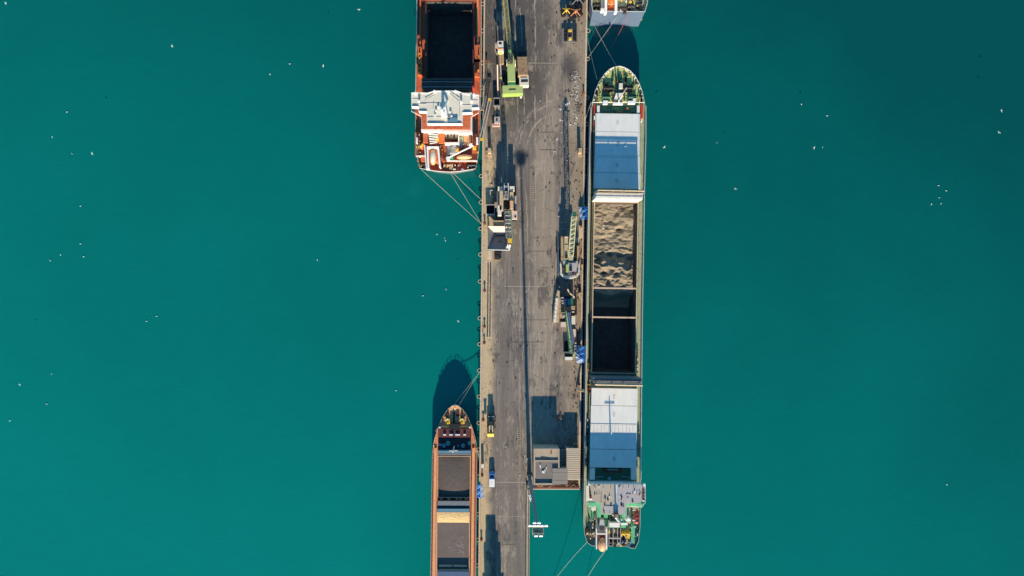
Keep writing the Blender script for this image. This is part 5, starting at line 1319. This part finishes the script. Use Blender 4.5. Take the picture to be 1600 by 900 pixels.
m.add(V, [((i + 1) % n, (i + 1) % n + n, i + n, i) for i in range(n)] + [((i + 1) % n, i, i + 2 * n, (i + 1) % n + 2 * n) for i in range(n)] + [(i + n, (i + 1) % n + n, (i + 1) % n + 3 * n, i + 3 * n) for i in range(n)])
A.add('parapet', m, 'white_clean', br)
for x, y in ((649, 144.6), (678.6, 142), (701.5, 142.6), (711.4, 142), (740.6, 147), (654.6, 157.4), (736.8, 157.4), (720.4, 158.6)): A.box('corner_post', 'white_clean', x - 1.5, y - 1.3, x + 1.5, y + 1.3, AT + .05, AT + 1.1, parent=br)
m = A.mb()
for x, y0, y1 in ((677, 160, 170), (704.2, 170, 180), (718.2, 162, 182), (656.4, 147, 155), (720.6, 146, 154)): m.box(x - .5, y0, x + .5, y1, AT + .05, AT + .3)
for x0, x1, y in ((654, 666, 162.4), (655, 668, 161), (668, 690, 182.6), (722, 736, 164), (737, 746, 156.6), (644, 654, 154.4), (668, 690, 161.2)): m.box(x0, y - .25, x1, y + .25, AT + .05, AT + .16)
A.add('roof_seam', m, 'lilac_grey', br)
m = MB(); m.tube([(703, 145.2, AT + .4), (718, 158, AT + .6)], .1); m.tube([(664, 156, AT + .4), (680, 147, AT + .4)], .07); A.add('roof_pipe', m, 'grey_steel', br)
m = MB(); mt0 = W(692.5, 178, AT); m.tubew([mt0, mt0 + Vector((0, 0, 4.6))], .5, 8, .25); sm = A.add('radar_mast', m, 'white_clean')
m = MB(); q = mt0 + Vector((0, 0, 4.4)); m.obox(mt0 + Vector((.2, .2, .6)), (.9, .2, 0), (-.2, 1.3, 0), (0, 0, .25)); m.obox(q, (1.0, .9, 0), (-.08, .12, 0), (0, 0, .12)); m.obox(q + Vector((0, 0, -1.4)), (-.5, 1.2, 0), (.2, .1, 0), (0, 0, .12)); m.tubew([mt0 + Vector((1.2, 3.8, .3)), mt0 + Vector((.3, .8, 2.6))], .3, 6)
for dx, dy in ((-2.3, -.5), (-2.0, .8), (2.1, .4), (1.7, -1.4), (2.4, -.8), (-1.4, 1.9)): m.obox(mt0 + Vector((dx, dy, .4)), (.3, 0, 0), (0, .25, 0), (0, 0, .2))
A.add('radar_antenna', m, 'white_clean', sm)
A.box('roof_shade_box', 'sky_paint', 699, 184, 715, 189.6, AT + .05, AT + .6, parent=br)  # blue colour of this box imitates a shaded patch of roof
m = A.mb(); m.box(669, 191.0, 694, 191.4, AT + .06, AT + .3); m.box(700, 191, 720, 191.4, AT + .06, AT + .3); m.box(644.6, 164.2, 653, 164.6, AT + .06, AT + .3); m.box(655.6, 172, 666, 172.4, AT + .06, AT + .3); m.box(724, 173.6, 735, 174, AT + .06, AT + .3); m.box(737.6, 166, 746.6, 166.4, AT + .06, AT + .3)
A.add('parapet_shade', m, 'hull_blue', br)  # blue strips painted in as the parapet's shade on the roof
# orange decks behind the bridge
m = A.mb(); m.prism([(648, 166), (656, 168), (736, 170), (748, 170), (746, 177), (735.6, 183), (735.6, 201.6), (659.4, 201.6), (658.6, 182), (648.4, 177.6)], 11.0, 12.2); od = A.add('upper_deck', m, 'orange_deck')
rails(A, [(642.8, 168), (643, 173.8), (658.6, 181.6), (659, 201)], 12.2, 'white_clean', parent=od); rails(A, [(749, 170), (748, 176), (735.4, 182.6), (735.2, 201)], 12.2, 'white_clean', parent=od)
m = A.mb(); m.box(658, 201.8, 692, 204.6, 9.4, 11.9); m.box(716, 203, 736, 207.8, 9.4, 11.4); A.add('deck_edge', m, 'white')
A.box('middle_deck', 'orange_deck', 661, 205, 668.2, 222.6, 8.0, 9.2); A.box('middle_deck', 'orange_bright', 685.6, 205, 694.6, 223.6, 8.0, 9.0); A.box('middle_deck', 'maroon', 668.6, 206, 685.2, 226, 7.0, 7.7)
A.box('well_floor', 'hull_grey', 695.4, 199, 715.4, 218, 5.4, 6.0); A.box('engine_casing', 'tan_steel', 696.5, 205, 714.5, 216, 6.0, 7.6); A.box('well_wall', 'white', 694.8, 222.2, 717.2, 224.8, AD, 8.4); A.box('well_wall', 'white', 715.8, 203.2, 717.4, 222, AD, 8.4); A.box('well_front', 'maroon', 694.9, 195, 715.6, 198.8, 9, 11.5)
for x in (699.8, 709.8): A.tube('exhaust_pipe', 'black', [(x, 202, 8.0), (x, 215, 8.0)], .22)
A.box('casing_hatch', 'orange_bright', 697.6, 201.6, 702, 205, 7.6, 8.4); A.box('casing_hatch', 'hull_blue', 703.6, 204, 706.4, 212, 7.6, 8.2)
for k in range(8): A.box('stair_tread', 'white', 668.8 + k * .4, 204.4 + k * 2.6, 685 - k * .2, 205.3 + k * 2.6, 7.7, 8.0 + .25 * (8 - k), t=random.uniform(-.18, .02))
A.cyl('drum', 'yellow', 683.6, 217.4, 7.7, 8.6, .62)
LD = 5.6
A.box('poop_deck', 'orange_deck', 657.6, 226.4, 746, 252.4, AD, LD); A.box('poop_panel', 'maroon', 719, 229, 737.6, 240.6, LD, LD + .1); A.box('poop_panel', 'pale_green', 717.8, 206.6, 724, 224, AD, LD + .2)
A.box('poop_panel', 'peach_deck', 724.4, 209, 736, 226, AD, LD + .15); A.box('poop_panel', 'orange_deck', 736.4, 208.6, 746.8, 226.2, AD, LD)
A.box('side_deck', 'orange_deck', 648.8, 207, 657.2, 243.6, AD, LD - .1)
A.box('poop_stair', 'lilac_grey', 698, 226.6, 716, 242, LD, LD + .5)
for k in range(6): A.box('stair_tread', 'white', 699.4, 229.6 + k * 2.0, 712.6 - k * .3, 230.4 + k * 2.0, LD + .5, LD + .6 + .12 * k, t=random.uniform(-.1, .1))
A.box('crate', 'yellow', 712, 232, 716.6, 236, LD, LD + 1.4); A.box('crate', 'green_deck', 702.8, 245.6, 708.4, 248.6, LD, LD + 1)
A.box('ladder_well', 'hull_blue', 718.6, 221, 722.4, 231, LD + .2, LD + .5)
A.box('white_locker', 'white_clean', 650.2, 215, 652.6, 223.6, LD, LD + 1.5); A.box('white_locker', 'white_clean', 744.2, 214.6, 747.2, 224.6, LD, LD + 1.5)
boat('rescue_boat', 'small bright orange rescue boat on the left of the orange ship stern', 660.0, 228.5, LD, 2.4, 1.1, -.5, 'orange_boat', 'yellow')
A.tube('crane_jib', 'white_clean', [(699.6, 246.8, LD + 1.8), (739.6, 227.6, LD + 3.4)], .22); A.cyl('crane_post', 'white', 699.8, 247.4, LD, LD + 2.0, .6); A.box('crane_foot', 'yellow', 738.8, 228, 743.6, 232, LD, LD + 2.2); A.box('crane_cab', 'white_clean', 732.6, 224, 738, 226.6, LD, LD + 2.4)
SZ = AD
A.box('stern_rail_wall', 'white', 698, 250.2, 745.6, 251.6, LD, LD + .9); A.box('stern_rail_wall', 'white', 650.6, 242.6, 665.6, 243.8, AD, LD + .8)
for i in range(34):
    x = rr.uniform(655, 744); y = rr.uniform(253.6, 261)
    A.box('deck_fitting', rr.choice(['maroon', 'dark_steel', 'yellow', 'beige_steel', 'black', 'white']), x, y, x + rr.uniform(.8, 2.2), y + rr.uniform(.8, 3), SZ, SZ + rr.uniform(.3, 1.3))
for x in (707.6, 721.6): A.box('stern_beam', 'maroon', x, 253, x + 1.8, 265, SZ, SZ + 1.1)
for x in (709, 722): A.box('fairlead', 'white_clean', x - 1.4, 263.6, x + 3, 265.2, SZ, SZ + 1.2)
winch(A, 738, 258, SZ, 'dark_steel'); winch(A, 700.5, 258, SZ, 'tan_steel'); winch(A, 660.6, 257, SZ, 'tread_dark')
for i in range(16):
    x = rr.uniform(650, 656.4); y = rr.uniform(209, 241)
    A.box('deck_fitting', rr.choice(['maroon', 'yellow', 'beige_steel', 'sky_paint', 'white']), x, y, x + 1.4, y + rr.uniform(1, 2.4), LD - .1, LD + rr.uniform(.3, 1.0))
for i in range(14):
    x = rr.uniform(686, 697); y = rr.uniform(228, 262)
    A.box('deck_fitting', rr.choice(['maroon', 'dark_steel', 'lilac_grey', 'tread_dark', 'hull_blue']), x, y, x + 1.6, y + rr.uniform(1, 3), LD if y < 251 else SZ, LD + rr.uniform(.2, .9))
for i in range(60):
    x = rr.choice([rr.uniform(688, 698), rr.uniform(717, 746), rr.uniform(650, 657), rr.uniform(695, 716)]); y = rr.uniform(224, 252)
    if 700 < x < 741 and 226 < y < 250 and rr.random() < .7: continue
    A.box('deck_fitting', rr.choice(['maroon', 'dark_steel', 'lilac_grey', 'yellow', 'white', 'rust', 'sky_paint', 'orange_bright']), x, y, x + rr.uniform(.5, 1.6), y + rr.uniform(.5, 2), LD - .1, LD + rr.uniform(.2, 1.1), t=rr.uniform(-.2, .2))
# freefall boat ramp
m = A.mb(); m.box(667.2, 229.6, 669.8, 262.8, SZ, LD + 2.2, t=-.04); m.box(684.6, 229.6, 687.2, 260.6, SZ, LD + 2.2, t=-.09); m.box(666.8, 228.6, 685.6, 231.6, SZ, LD + 2.25); A.add('boat_ramp', m, 'white_clean')
m = A.mb(); m.box(664, 226.8, 665.8, 263, SZ, LD + 2.0, t=-.08); A.add('ramp_rail', m, 'white')
boat('lifeboat', 'peach free-fall lifeboat pointing aft on the orange ship stern', 677.2, 246.4, LD + .6, 4.9, 2.1, 0, 'cream', 'warm_white')
boat('lifeboat', 'peach covered lifeboat lying crosswise on the orange ship stern', 725.6, 246.4, LD, 4.8, 1.5, math.pi / 2 + .03, 'cream', 'cream')
m = MB(); m.rail([(648.8, 207), (648.8, 222), (651.8, 243), (656.4, 263), (680, 267), (700, 268.6), (715, 268), (743.2, 263.6), (747.4, 240), (750, 208)], AD + 1, .4, .06, 1.6); A.add('stern_rail', m, 'white')

# ===== ship B: small orange-decked ship, bottom left =====
B_ = Thing('cargo_ship', 'small ship with orange side decks, pointed bow and two open holds, bottom left', 'ship', 710, 780, SEA, t=.004)
B_.axis = lambda y: W(710.5, 450, 3).x + y * .004
BD = 2.6
base = [(711, 632.6, 0, 12), (716, 634, .35, 10), (723.4, 640, .3, 7), (731, 652, .22, 4), (737.6, 667, .14, 2), (742.4, 683, .07, 1), (745, 697, .03, 0), (745.4, 712, 0, 0), (744.4, 800, 0, 0), (743.6, 900, 0, 0), (742, 1060, 0, 0), (672, 1060, 0, 0), (672.6, 900, 0, 0), (674, 800, 0, 0), (675.4, 712, 0, 0), (676, 697, .03, 0), (679.6, 683, .07, 1), (684.6, 667, .14, 2), (691.4, 652, .22, 4), (699, 640, .3, 7), (706, 634, .35, 10)]
inn, hl = hull(B_, base, BD, .9, 'hull_grey', 'hull_pale', .2)
BH = 3.9
q1 = hold(B_, 684.6, 713.4, 734.2, 777, BD, BH, 2.2, 'hold_steel', 'hold_brown', 'hold_edge', 1.4)
q2 = hold(B_, 683.0, 801.4, 732.8, 891, BD, BH, 2.75, 'hold_edge', 'hold_brown', 'hold_edge', 1.8)
deck(B_, inn, [[Vector((p.x, p.y, 0)) for p in reversed(q)] for q in (q1, q2)], BD, 'faded_orange')
blx = lambda y: 679.6 - (y - 712) * .0135; brx = lambda y: 740.4 - (y - 712) * .012
strip(B_, 'walkway', 'peach_deck', lambda y: blx(y) + .6, 700, 1000, 3.8, BD, BD + .5, 2); strip(B_, 'walkway', 'peach_deck', lambda y: brx(y) - .8, 700, 1000, 3.8, BD, BD + .5, 2)
m = MB()
for i in range(62):
    y = 714 + i * 4.6; jj = rr.uniform(-.6, .6)
    m.box(blx(y) - 3.2, y + jj, blx(y) - 2.2, y + 1.8, BD, BD + .5); m.box(brx(y) + 2.2, y + jj, brx(y) + 3.2, y + 1.8, BD, BD + .5)
    m.box(brx(y) - 4.0, y + 1, brx(y) - 3.1, y + 2.6, BD, BD + 1.0)
B_.add('side_stays', m, 'maroon', kind='stuff')
m = MB(); m.rail([(676.4, 700), (675.4, 712), (674, 800), (672.6, 900)], BD + .9, .5, .06, 1.7); m.rail([(744.8, 700), (745.2, 712), (744.2, 800), (743.4, 900)], BD + .9, .5, .06, 1.7); B_.add('railing', m, 'lilac_grey')
for (y0, y1) in ((704.5, 711.6),):
    B_.box('folded_panel', 'sky_paint', 684.2, 704.6, 736, 707.8, BD, BH + 1.5); B_.box('folded_panel', 'hull_grey', 684.2, 708.4, 736, 711.0, BD, BH + 1.0)
m = MB(); m.tube([(710, 696, BD + .5), (707.4, 706.6, BH + 3.6)], .16); B_.add('light_mast', m, 'white_clean'); m = MB(); m.tube([(701.6, 704.4, BH + 3), (715, 704, BH + 3)], .13); B_.add('mast_yard', m, 'pink_steel')
# bow
m = MB(); ordb = [(p[0], p[1]) for p in base if p[1] < 670]
rt = sorted([p for p in ordb if p[0] > 710], key=lambda q: q[1]); lf = sorted([p for p in ordb if p[0] <= 710], key=lambda q: -q[1])
fb = [(711 + (x - 711) * .93, 652 + (y - 652) * .96) for x, y in rt + lf]
m.prism(fb, BD, BD + .6); B_.add('forecastle_deck', m, 'peach_deck'); F2 = BD + .6
B_.box('fore_house', 'maroon', 684.6, 669.6, 734.4, 683.4, BD, BD + 1.5); B_.box('fore_platform', 'dark_steel', 684.6, 684, 734.6, 703.8, BD, BD + .9)
for x0, x1 in ((692.6, 696.8), (702, 708.4), (711.4, 718.6), (724, 728)): B_.box('white_cleat', 'white_clean', x0, 678.6, x1, 680.4, BD + 1.5, BD + 2.1)
for x, y, mt, r in ((693.6, 696.6, 'sky_paint', .58), (723.4, 696.6, 'sky_paint', .6), (700, 693, 'teal_paint', .7), (733.4, 692.8, 'teal_paint', .6), (716, 697, 'sky_paint', .25)): B_.cyl('drum', mt, x, y, BD + .9, BD + 1.7, r)
B_.box('locker', 'sky_paint', 685, 693.6, 690, 696.8, BD + .9, BD + 1.6)
for x in (699.4, 722): winch(B_, x, 655, F2, 'yellow', 1, 1.0, .4); B_.box('chain_box', 'maroon', x - 1.4, 646, x + 1.4, 660, F2, F2 + .5); B_.cyl('windlass_cap', 'warm_white', x, 655.6, F2 + .5, F2 + .9, .3); B_.cyl('windlass_cap', 'yellow', x, 661.4, F2 + .5, F2 + .9, .3)
B_.box('bow_hatch', 'maroon', 712.6, 644, 718, 650.4, F2, F2 + .4); B_.box('anchor_walkway', 'tread_dark', 707.8, 640, 710.6, 664, F2, F2 + .15)
m = MB(); m.tube([(710.6, 640, F2), (710.4, 637, F2 + 1.0)], .10); B_.add('bow_post', m, 'white_clean')
for x, y in ((699.6, 644.6), (722, 644.6), (691.2, 656), (730.6, 656), (696, 647.6), (727, 647)): bitts(B_, x, y, F2, 'tread_dark')
B_.box('winch_frame', 'black', 703, 662, 717.6, 672.6, BD, BD + 2.2); B_.box('locker', 'white_clean', 685.6, 667, 688.4, 669.2, BD, BD + 1.5); B_.box('locker', 'white_clean', 733, 667, 735.4, 669.2, BD, BD + 1.5)
m = MB(); m.rail([(p[0], p[1]) for p in rt + lf], BD + .95, .6, .05, 1.5); B_.add('bow_rail', m, 'pale_green')
for i in range(26):
    y = rr.uniform(668, 704); s = rr.choice((-1, 1)); hw = 27 + 6 * min(1, (y - 668) / 25); x = 710.4 + s * (hw + rr.uniform(-.5, 1.2)) 
    B_.box('deck_fitting', rr.choice(['maroon', 'yellow', 'white', 'orange_bright', 'tread_dark']), x - .7, y, x + .7, y + rr.uniform(1, 2), BD, BD + rr.uniform(.3, .9))
# between the holds
B_.box('cross_deck', 'maroon', 685, 779.4, 733.6, 782.4, BD, BD + .8)
for x in (699, 712, 688, 718, 726): B_.box('deck_box', 'orange_bright', x, 777.8, x + rr.uniform(2.6, 6), 781.6, BD + .8, BD + 1.25)
B_.box('folded_panel', 'hull_grey', 683.6, 783.0, 733.4, 790.4, BD, BH + .5); B_.box('folded_panel', 'hold_steel', 683.4, 790.8, 733.2, 794.4, BD, BH + .1); B_.box('folded_panel', 'sky_paint', 683, 795.2, 733, 799.6, BD, BH + .9)
# dark bulk cargo heaped gently in the front hold
m = MB(); vs = []; fs = []
for j in range(31):
    for i in range(25):
        u, v = i / 24, j / 30; p = q1[3].lerp(q1[2], u).lerp(q1[0].lerp(q1[1], u), v)
        vs.append((p.x, p.y, 2.95 + .5 * (math.sin(math.pi * u) * math.sin(math.pi * v)) ** .7 + rr.uniform(-.02, .02)))
for j in range(30):
    for i in range(24): a = j * 25 + i; fs.append((a, a + 25, a + 26, a + 1))
m.add(vs, fs); single('bulk_cargo', m, 'bulk_brown', 'dark brown bulk cargo in the front hold of the small ship', 'cargo', W(709, 745), kind='stuff', smooth=True)
# cargo edge strip in the rear hold and boards
m = MB(); 
a0 = q2[3].lerp(q2[0], .0); 
def inq(q, u, v): return q[3].lerp(q[2], u).lerp(q[0].lerp(q[1], u), v)
pts = [inq(q2, .0, .0), inq(q2, 1, 0), inq(q2, 1, .155), inq(q2, 0, .165)]
vs = []; fs = []; N1, N2 = 40, 8
for j in range(N2 + 1):
    for i in range(N1 + 1):
        p = inq(q2, i / N1, j / N2 * .19); vs.append((p.x, p.y, 3.75 - .95 * (j / N2) ** 2 + rr.uniform(-.07, .07)))
for j in range(N2):
    for i in range(N1): a = j * (N1 + 1) + i; fs.append((a, a + N1 + 1, a + N1 + 2, a + 1))
m.add(vs, fs); single('straw_cargo', m, 'straw', 'yellow grain strip along the front wall of the small ship rear hold', 'grain', W(708, 810), kind='stuff')
B_.box('board', 'hold_edge', 685.6, 883.4, 706.6, 885.8, 2.7, 3.4); B_.box('board', 'hold_edge', 708.4, 883.6, 729.6, 885.8, 2.7, 3.4)
m = MB()
for i in range(46):
    p = inq(q2, rr.gauss(.72, .13), rr.gauss(.62, .09)); s = rr.uniform(.1, .6)
    if not (q2[0].x + .5 < p.x < q2[1].x - .5): continue
    m.add([(p.x + s * rr.uniform(.5, 1) * math.cos(a), p.y + s * rr.uniform(.4, 1) * math.sin(a), 2.76 + .001 * i) for a in (0, 1.1, 2.2, 3.1, 4.1, 5.2)], [(0, 1, 2, 3, 4, 5)])
B_.add('spilled_cargo', m, 'roof_grey', kind='stuff')
B_.box('hatch_cover', 'hull_blue', 683.2, 893, 733, 960, BD + .1, BH + .4)

# ===== ship D: top right stern =====
D = Thing('cargo_ship', 'grey-hulled ship stern with orange lifeboat at the top right of quay', 'ship', 967, 5, SEA)
D.axis = lambda y: W(968, 450, 4).x
DD = 4.6
base = [(924.6, -220, 0, 0), (1013.6, -220, 0, 0), (1012.6, -10, 0, 0), (1011.8, 4, 0, 0), (1007.6, 18.6, .07, 10), (926.2, 17.4, .02, 10), (923.8, 4, 0, 0), (924.2, -10, 0, 0)]
inn, hl = hull(D, base, DD, 1.0, 'transom_blue', 'white', .25)
deck(D, inn, [], DD, 'pale_green')
m = D.mb()
# rub rail along the sloping transom
a, b_ = W(923.6, 29.2, SEA + .6), W(1003, 30.4, SEA + .6); m.tubew([a, b_], .22, 6); D.add('rubbing_strake', m, 'cream')
D.box('stern_platform', 'tan_steel', 958, 22.6, 968.4, 29, .4, 1.0)
D.box('side_house', 'hull_grey', 939, -30, 943.4, 12.6, DD, DD + 2.0); 
m = D.mb(); m.box(944.8, -8, 948.6, 19, DD, DD + 2.4); m.box(960.6, -8, 964.6, 18, DD, DD + 2.4); D.add('boat_ramp', m, 'white_clean')
D.box('ramp_floor', 'orange_bright', 949, 9.6, 960.2, 16.4, DD, DD + .5); D.box('stern_box', 'white_clean', 938.6, 12.8, 944.4, 17.4, DD, DD + 1.6)
boat('lifeboat', 'bright orange free-fall lifeboat on the stern at the top right', 954.4, 0.0, DD + 1.4, 4.4, 2.1, 0, 'orange_boat', 'orange_boat')
winch(D, 934.2, 8, DD, 'black'); winch(D, 972, 14, DD, 'tread_dark'); winch(D, 985.6, 10, DD, 'dark_steel', 1, 1.6); winch(D, 998.4, 7, DD, 'dark_steel', 1, 1.6)
for x, y in ((932, 1), (931, 14), (935, 15.6)): D.box('deck_fitting', 'yellow', x, y, x + 2, y + 2, DD, DD + .8)
for i in range(34):
    x = rr.uniform(967, 1003); y = rr.uniform(-6, 15)
    D.box('deck_fitting', rr.choice(['dark_steel', 'maroon', 'lilac_grey', 'yellow', 'black', 'white', 'pale_green', 'tread_dark']), x, y, x + rr.uniform(.8, 2.4), y + rr.uniform(1, 4), DD, DD + rr.uniform(.2, 1.1))
D.cyl('ring_buoy', 'yellow', 985.2, 3, DD, DD + 1.2, .4)
m = MB(); m.rail([(1012.6, -12), (1011.8, 4), (1007.8, 18)], DD + 1, .4, .06, 1.5); m.rail([(926.4, 17), (924, 4), (924.2, -12)], DD + 1, .4, .06, 1.5); D.add('railing', m, 'white')
D.box('accommodation', 'white', 930, -130, 1006, -22, DD, DD + 7)

# the sea lies round the ships' holds, not in them
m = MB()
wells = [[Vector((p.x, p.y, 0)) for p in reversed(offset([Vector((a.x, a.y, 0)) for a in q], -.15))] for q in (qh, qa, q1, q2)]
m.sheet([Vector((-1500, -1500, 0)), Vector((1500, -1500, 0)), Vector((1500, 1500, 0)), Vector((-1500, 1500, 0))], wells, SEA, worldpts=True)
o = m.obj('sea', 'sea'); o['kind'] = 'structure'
# ---------------- mooring ropes ----------------
def rope(p0, p1, sag, label, mt='rope', r=.055):
    a, b_ = W(*p0), W(*p1); m = MB(); n = 14
    m.tubew([a.lerp(b_, i / n) - Vector((0, 0, sag * 4 * (i / n) * (1 - i / n))) for i in range(n + 1)], r, 5)
    single('mooring_rope', m, mt, label, 'rope', (a + b_) / 2, 'mooring ropes')
rope((658, 264.6, AD + .8), (753.5, 351, .6), 1.0, 'pale rope from the left corner of the orange ship stern to quay')
rope((702, 267, AD + .6), (754, 353, .6), .8, 'pale rope from the middle of the orange ship stern, steeper of two')
rope((705, 267.4, AD + .6), (753.6, 313.5, .6), .6, 'pale rope from the orange ship stern to the upper quay bollard')
rope((716, 634.6, 3.4), (751, 578.5, .5), .4, 'pale rope from small ship bow to the quay, steeper of two')
rope((707, 635, 3.4), (750.6, 580.5, .5), .7, 'pale rope from small ship bow to the quay, flatter of two')
rope((918.4, 18.5, .5), (966, 108, 5.2), .8, 'pale rope crossing from upper right quay edge to the long ship bow')
rope((963.5, 27, 3.6), (917.4, 92, .4), .7, 'pale rope from the top right stern down to the quay edge')
rope((984, 20, 5.6), (955, 75, -1.9), .6, 'red rope hanging from top right ship stern into the water', 'rope_red')
rope((918, 60, .4), (933, 124, 5.2), .5, 'thin pale rope from the quay past upper fender to the bow side')
rope((914.6, 186, .4), (923.8, 160, 5.2), .3, 'short rope from the right quay edge to the bow shoulder')
rope((917.2, 847, 5), (862, 912, -1.9), .8, 'left of two pale ropes running down from long ship stern')
rope((948, 857.6, 5), (918, 902, -1.9), .6, 'right of two pale ropes running down from long ship stern')
rope((744.6, 700, 3.4), (748.8, 716, .4), .3, 'short rope beside the small ship foredeck and quay edge')

# ---------------- gulls ----------------
def gull_mesh(name, flying):
    m = MB()
    if flying:
        m.blob((0, 0, 0), .09, .30, .09, 0, 8, 4)
        for s in (-1, 1):
            m.add([(s * .04, .12, .03), (s * .34, .20, .12), (s * .70, -.04, .04), (s * .32, .02, .12), (s * .05, -.10, .03), (s * .04, .12, .01), (s * .34, .20, .10), (s * .70, -.04, .02), (s * .32, .02, .10), (s * .05, -.10, .01)],
                  [(0, 1, 3, 4), (1, 2, 3), (5, 9, 8, 6), (6, 8, 7)])
        m.add([(-.09, -.42, 0), (.09, -.42, 0), (0, -.2, .03)], [(0, 1, 2)])
    else:
        m.blob((0, 0, .14), .11, .26, .12, 0, 8, 4); m.blob((0, .24, .27), .06, .07, .06, 0, 6, 4); m.add([(-.05, -.4, .14), (.05, -.4, .14), (0, -.15, .2)], [(0, 1, 2)])
    o = m.obj(name, 'gull_white', smooth=True)
    return o
gf = gull_mesh('gull', True); gs = gull_mesh('gull', False)
used = {gf.name: False, gs.name: False}
def put_gull(proto, px, py, z, s, label, group):
    if not used[proto.name]: o = proto; used[proto.name] = True
    else: o = proto.copy(); COL.objects.link(o)
    o.location = W(px, py, z); o.scale = (s, s, s); o.rotation_euler = (0, 0, random.uniform(0, 6.28)); props(o, label, 'gull', group)
fly = [(9, 5, 'at the top left corner of the sea'), (269, 72, 'high over the upper left sea'), (561, 15, 'near the top edge left of the orange ship'), (505, 103, 'left of the orange ship over dark water'), (144, 240, 'over the left sea, brightest of its pair'), (1038, 230, 'just right of the long ship forward hatches'), (1149, 295, 'over the right sea below its neighbour'), (1272, 231, 'over the right sea, brighter of a close pair'), (1561, 207, 'near the right edge, lower of two'), (1565, 173, 'near the right edge, upper of two'), (716, 502, 'left of the quay below the middle'), (31, 601, 'near the left edge low on the sea')]
for x, y, w in fly: put_gull(gf, x, y, 6, .85 if y < 260 else .7, f'white gull flying {w}', 'gulls flying over the sea')
swim = [(82, 214), (113, 240), (105, 175), (126, 322), (126, 381), (95, 398), (79, 407), (131, 401), (453, 100), (422, 116), (229, 502), (245, 494), (81, 584), (73, 631), (16, 657), (496, 406), (619, 610), (661, 462), (697, 452), (683, 366), (696, 376), (695, 372), (718, 363), (1252, 163), (1292, 181), (1285, 230), (1466, 290), (1478, 298), (1467, 309), (1455, 319), (1470, 318), (1479, 757), (1120, 223)]
def ordn(i):
    return ORD[i] if i < 20 else 'twenty-' + ORD[i - 20]
swl = {}
for side, lst in (('left', sorted(p for p in swim if p[0] < 800)), ('right', sorted(p for p in swim if p[0] > 800))):
    for i, p in enumerate(lst): swl[p] = f'small floating gull, {ordn(i)} from the left on the {side} stretch of sea'
for x, y in swim: put_gull(gs, x, y, SEA + .02, .85, swl[(x, y)], 'gulls floating on the sea')
big = [(884.6, 164, 'left of the three gulls above the long crane shadow'), (886.8, 162.5, 'middle of the three gulls above the long crane shadow'), (889.6, 161.4, 'right of the three gulls above the long crane shadow'), (876, 171, 'left of the top of the long crane shadow'), (875.4, 188, 'flying low left of the long crane shadow'), (870.4, 218, 'lower left of the long crane shadow'), (901.4, 184.6, 'brightest one among the resting flock'), (890.8, 195, 'at the left rim of the resting flock')]
for x, y, w in big: put_gull(gf, x, y, 2.0, .8, f'white gull {w}', 'gulls flying over the quay')
gr = random.Random(11)
for i in range(105):
    f = gr.random(); y = 110 + 98 * f; x = gr.gauss(900.5 if y < 160 else 901, 3.4)
    if gr.random() < .25: y = gr.gauss(135, 9); x = gr.gauss(899, 4)
    if 906 < x: continue
    put_gull(gs, x, y, .0, .45 + gr.random() * .25, 'white gull resting in the flock on the upper right quay', 'gulls resting on the quay')
for gi, (x, y) in enumerate(sorted(((803.4, 624.6), (790, 698), (844, 158), (877.6, 207), (879, 188), (881, 228), (889, 243), (886, 251), (867, 237), (812.5, 742), (820, 712)), key=lambda q: q[1])): put_gull(gs, x, y, .0, .8, f'single gull standing on the bare quay, {ORD[gi]} from the top', 'gulls standing on the quay')
for x, y, w in ((976.4, 229.5, 'on shaded forward hatch cover of the long ship'), (943, 352, 'on the sand in the open hold'), (942.4, 357, 'on the sand just below its neighbour')): put_gull(gs, x, y, ZH + .01 if y < 300 else 2.0, 1.8 if y < 300 else 1.0, f'white gull {w}', 'gulls on the long ship')
for x, y, w in ((829.4, 774.5, 'upper of two flying past the lamp mast'), (828.6, 779.4, 'lower of two flying past the lamp mast')): put_gull(gf, x, y, 12, 1.9 if y < 777 else 1.4, f'white gull {w}', 'gulls flying by the mast')
# loose gear round the two right-hand cranes
hr = random.Random(9)
for (x0, y0, w, h, n, lb) in ((897, 436, 9, 18, 16, 'rusty loose gear by the kerb just below the octagonal crane base'),
                              (866, 436, 8, 14, 8, 'low debris left of the gap between the two right cranes'),
                              (898, 530, 6, 8, 8, 'small debris above the lower blue tarpaulin'),
                              (903, 372, 6, 52, 16, 'scattered fittings on the kerb right of the lattice boom')):
    t = Thing('loose_gear', lb, 'gear', x0 + w / 2, y0 + h / 2)
    for i in range(n):
        x = x0 + w * hr.random(); y = y0 + h * hr.random()
        t.box('gear_piece', hr.choice(['rust', 'tread_dark', 'tan_steel', 'beige_steel', 'pink_steel', 'dark_steel', 'lilac_grey']), x, y, x + hr.uniform(.7, 2.2), y + hr.uniform(.7, 2.6), 0.012, hr.uniform(.2, .9), t=hr.uniform(-.5, .5))
# scattered stones and scraps on the quay
m = MB(); sr = random.Random(21)
for i in range(420):
    y = sr.uniform(0, 760); x = sr.uniform(lx(y) + 4, rx(y) - 5) if sr.random() < .5 else sr.uniform(888, rx(y) - 4)
    s = sr.uniform(.05, .2); m.obox(W(x, y, s * .5), (s, 0, 0), (0, s * .8, 0), (0, 0, s * .5))
o = single('scattered_stones', m, 'tread_dark', 'dark stones and coal scraps scattered over the quay', 'stones', W(830, 400), kind='stuff')
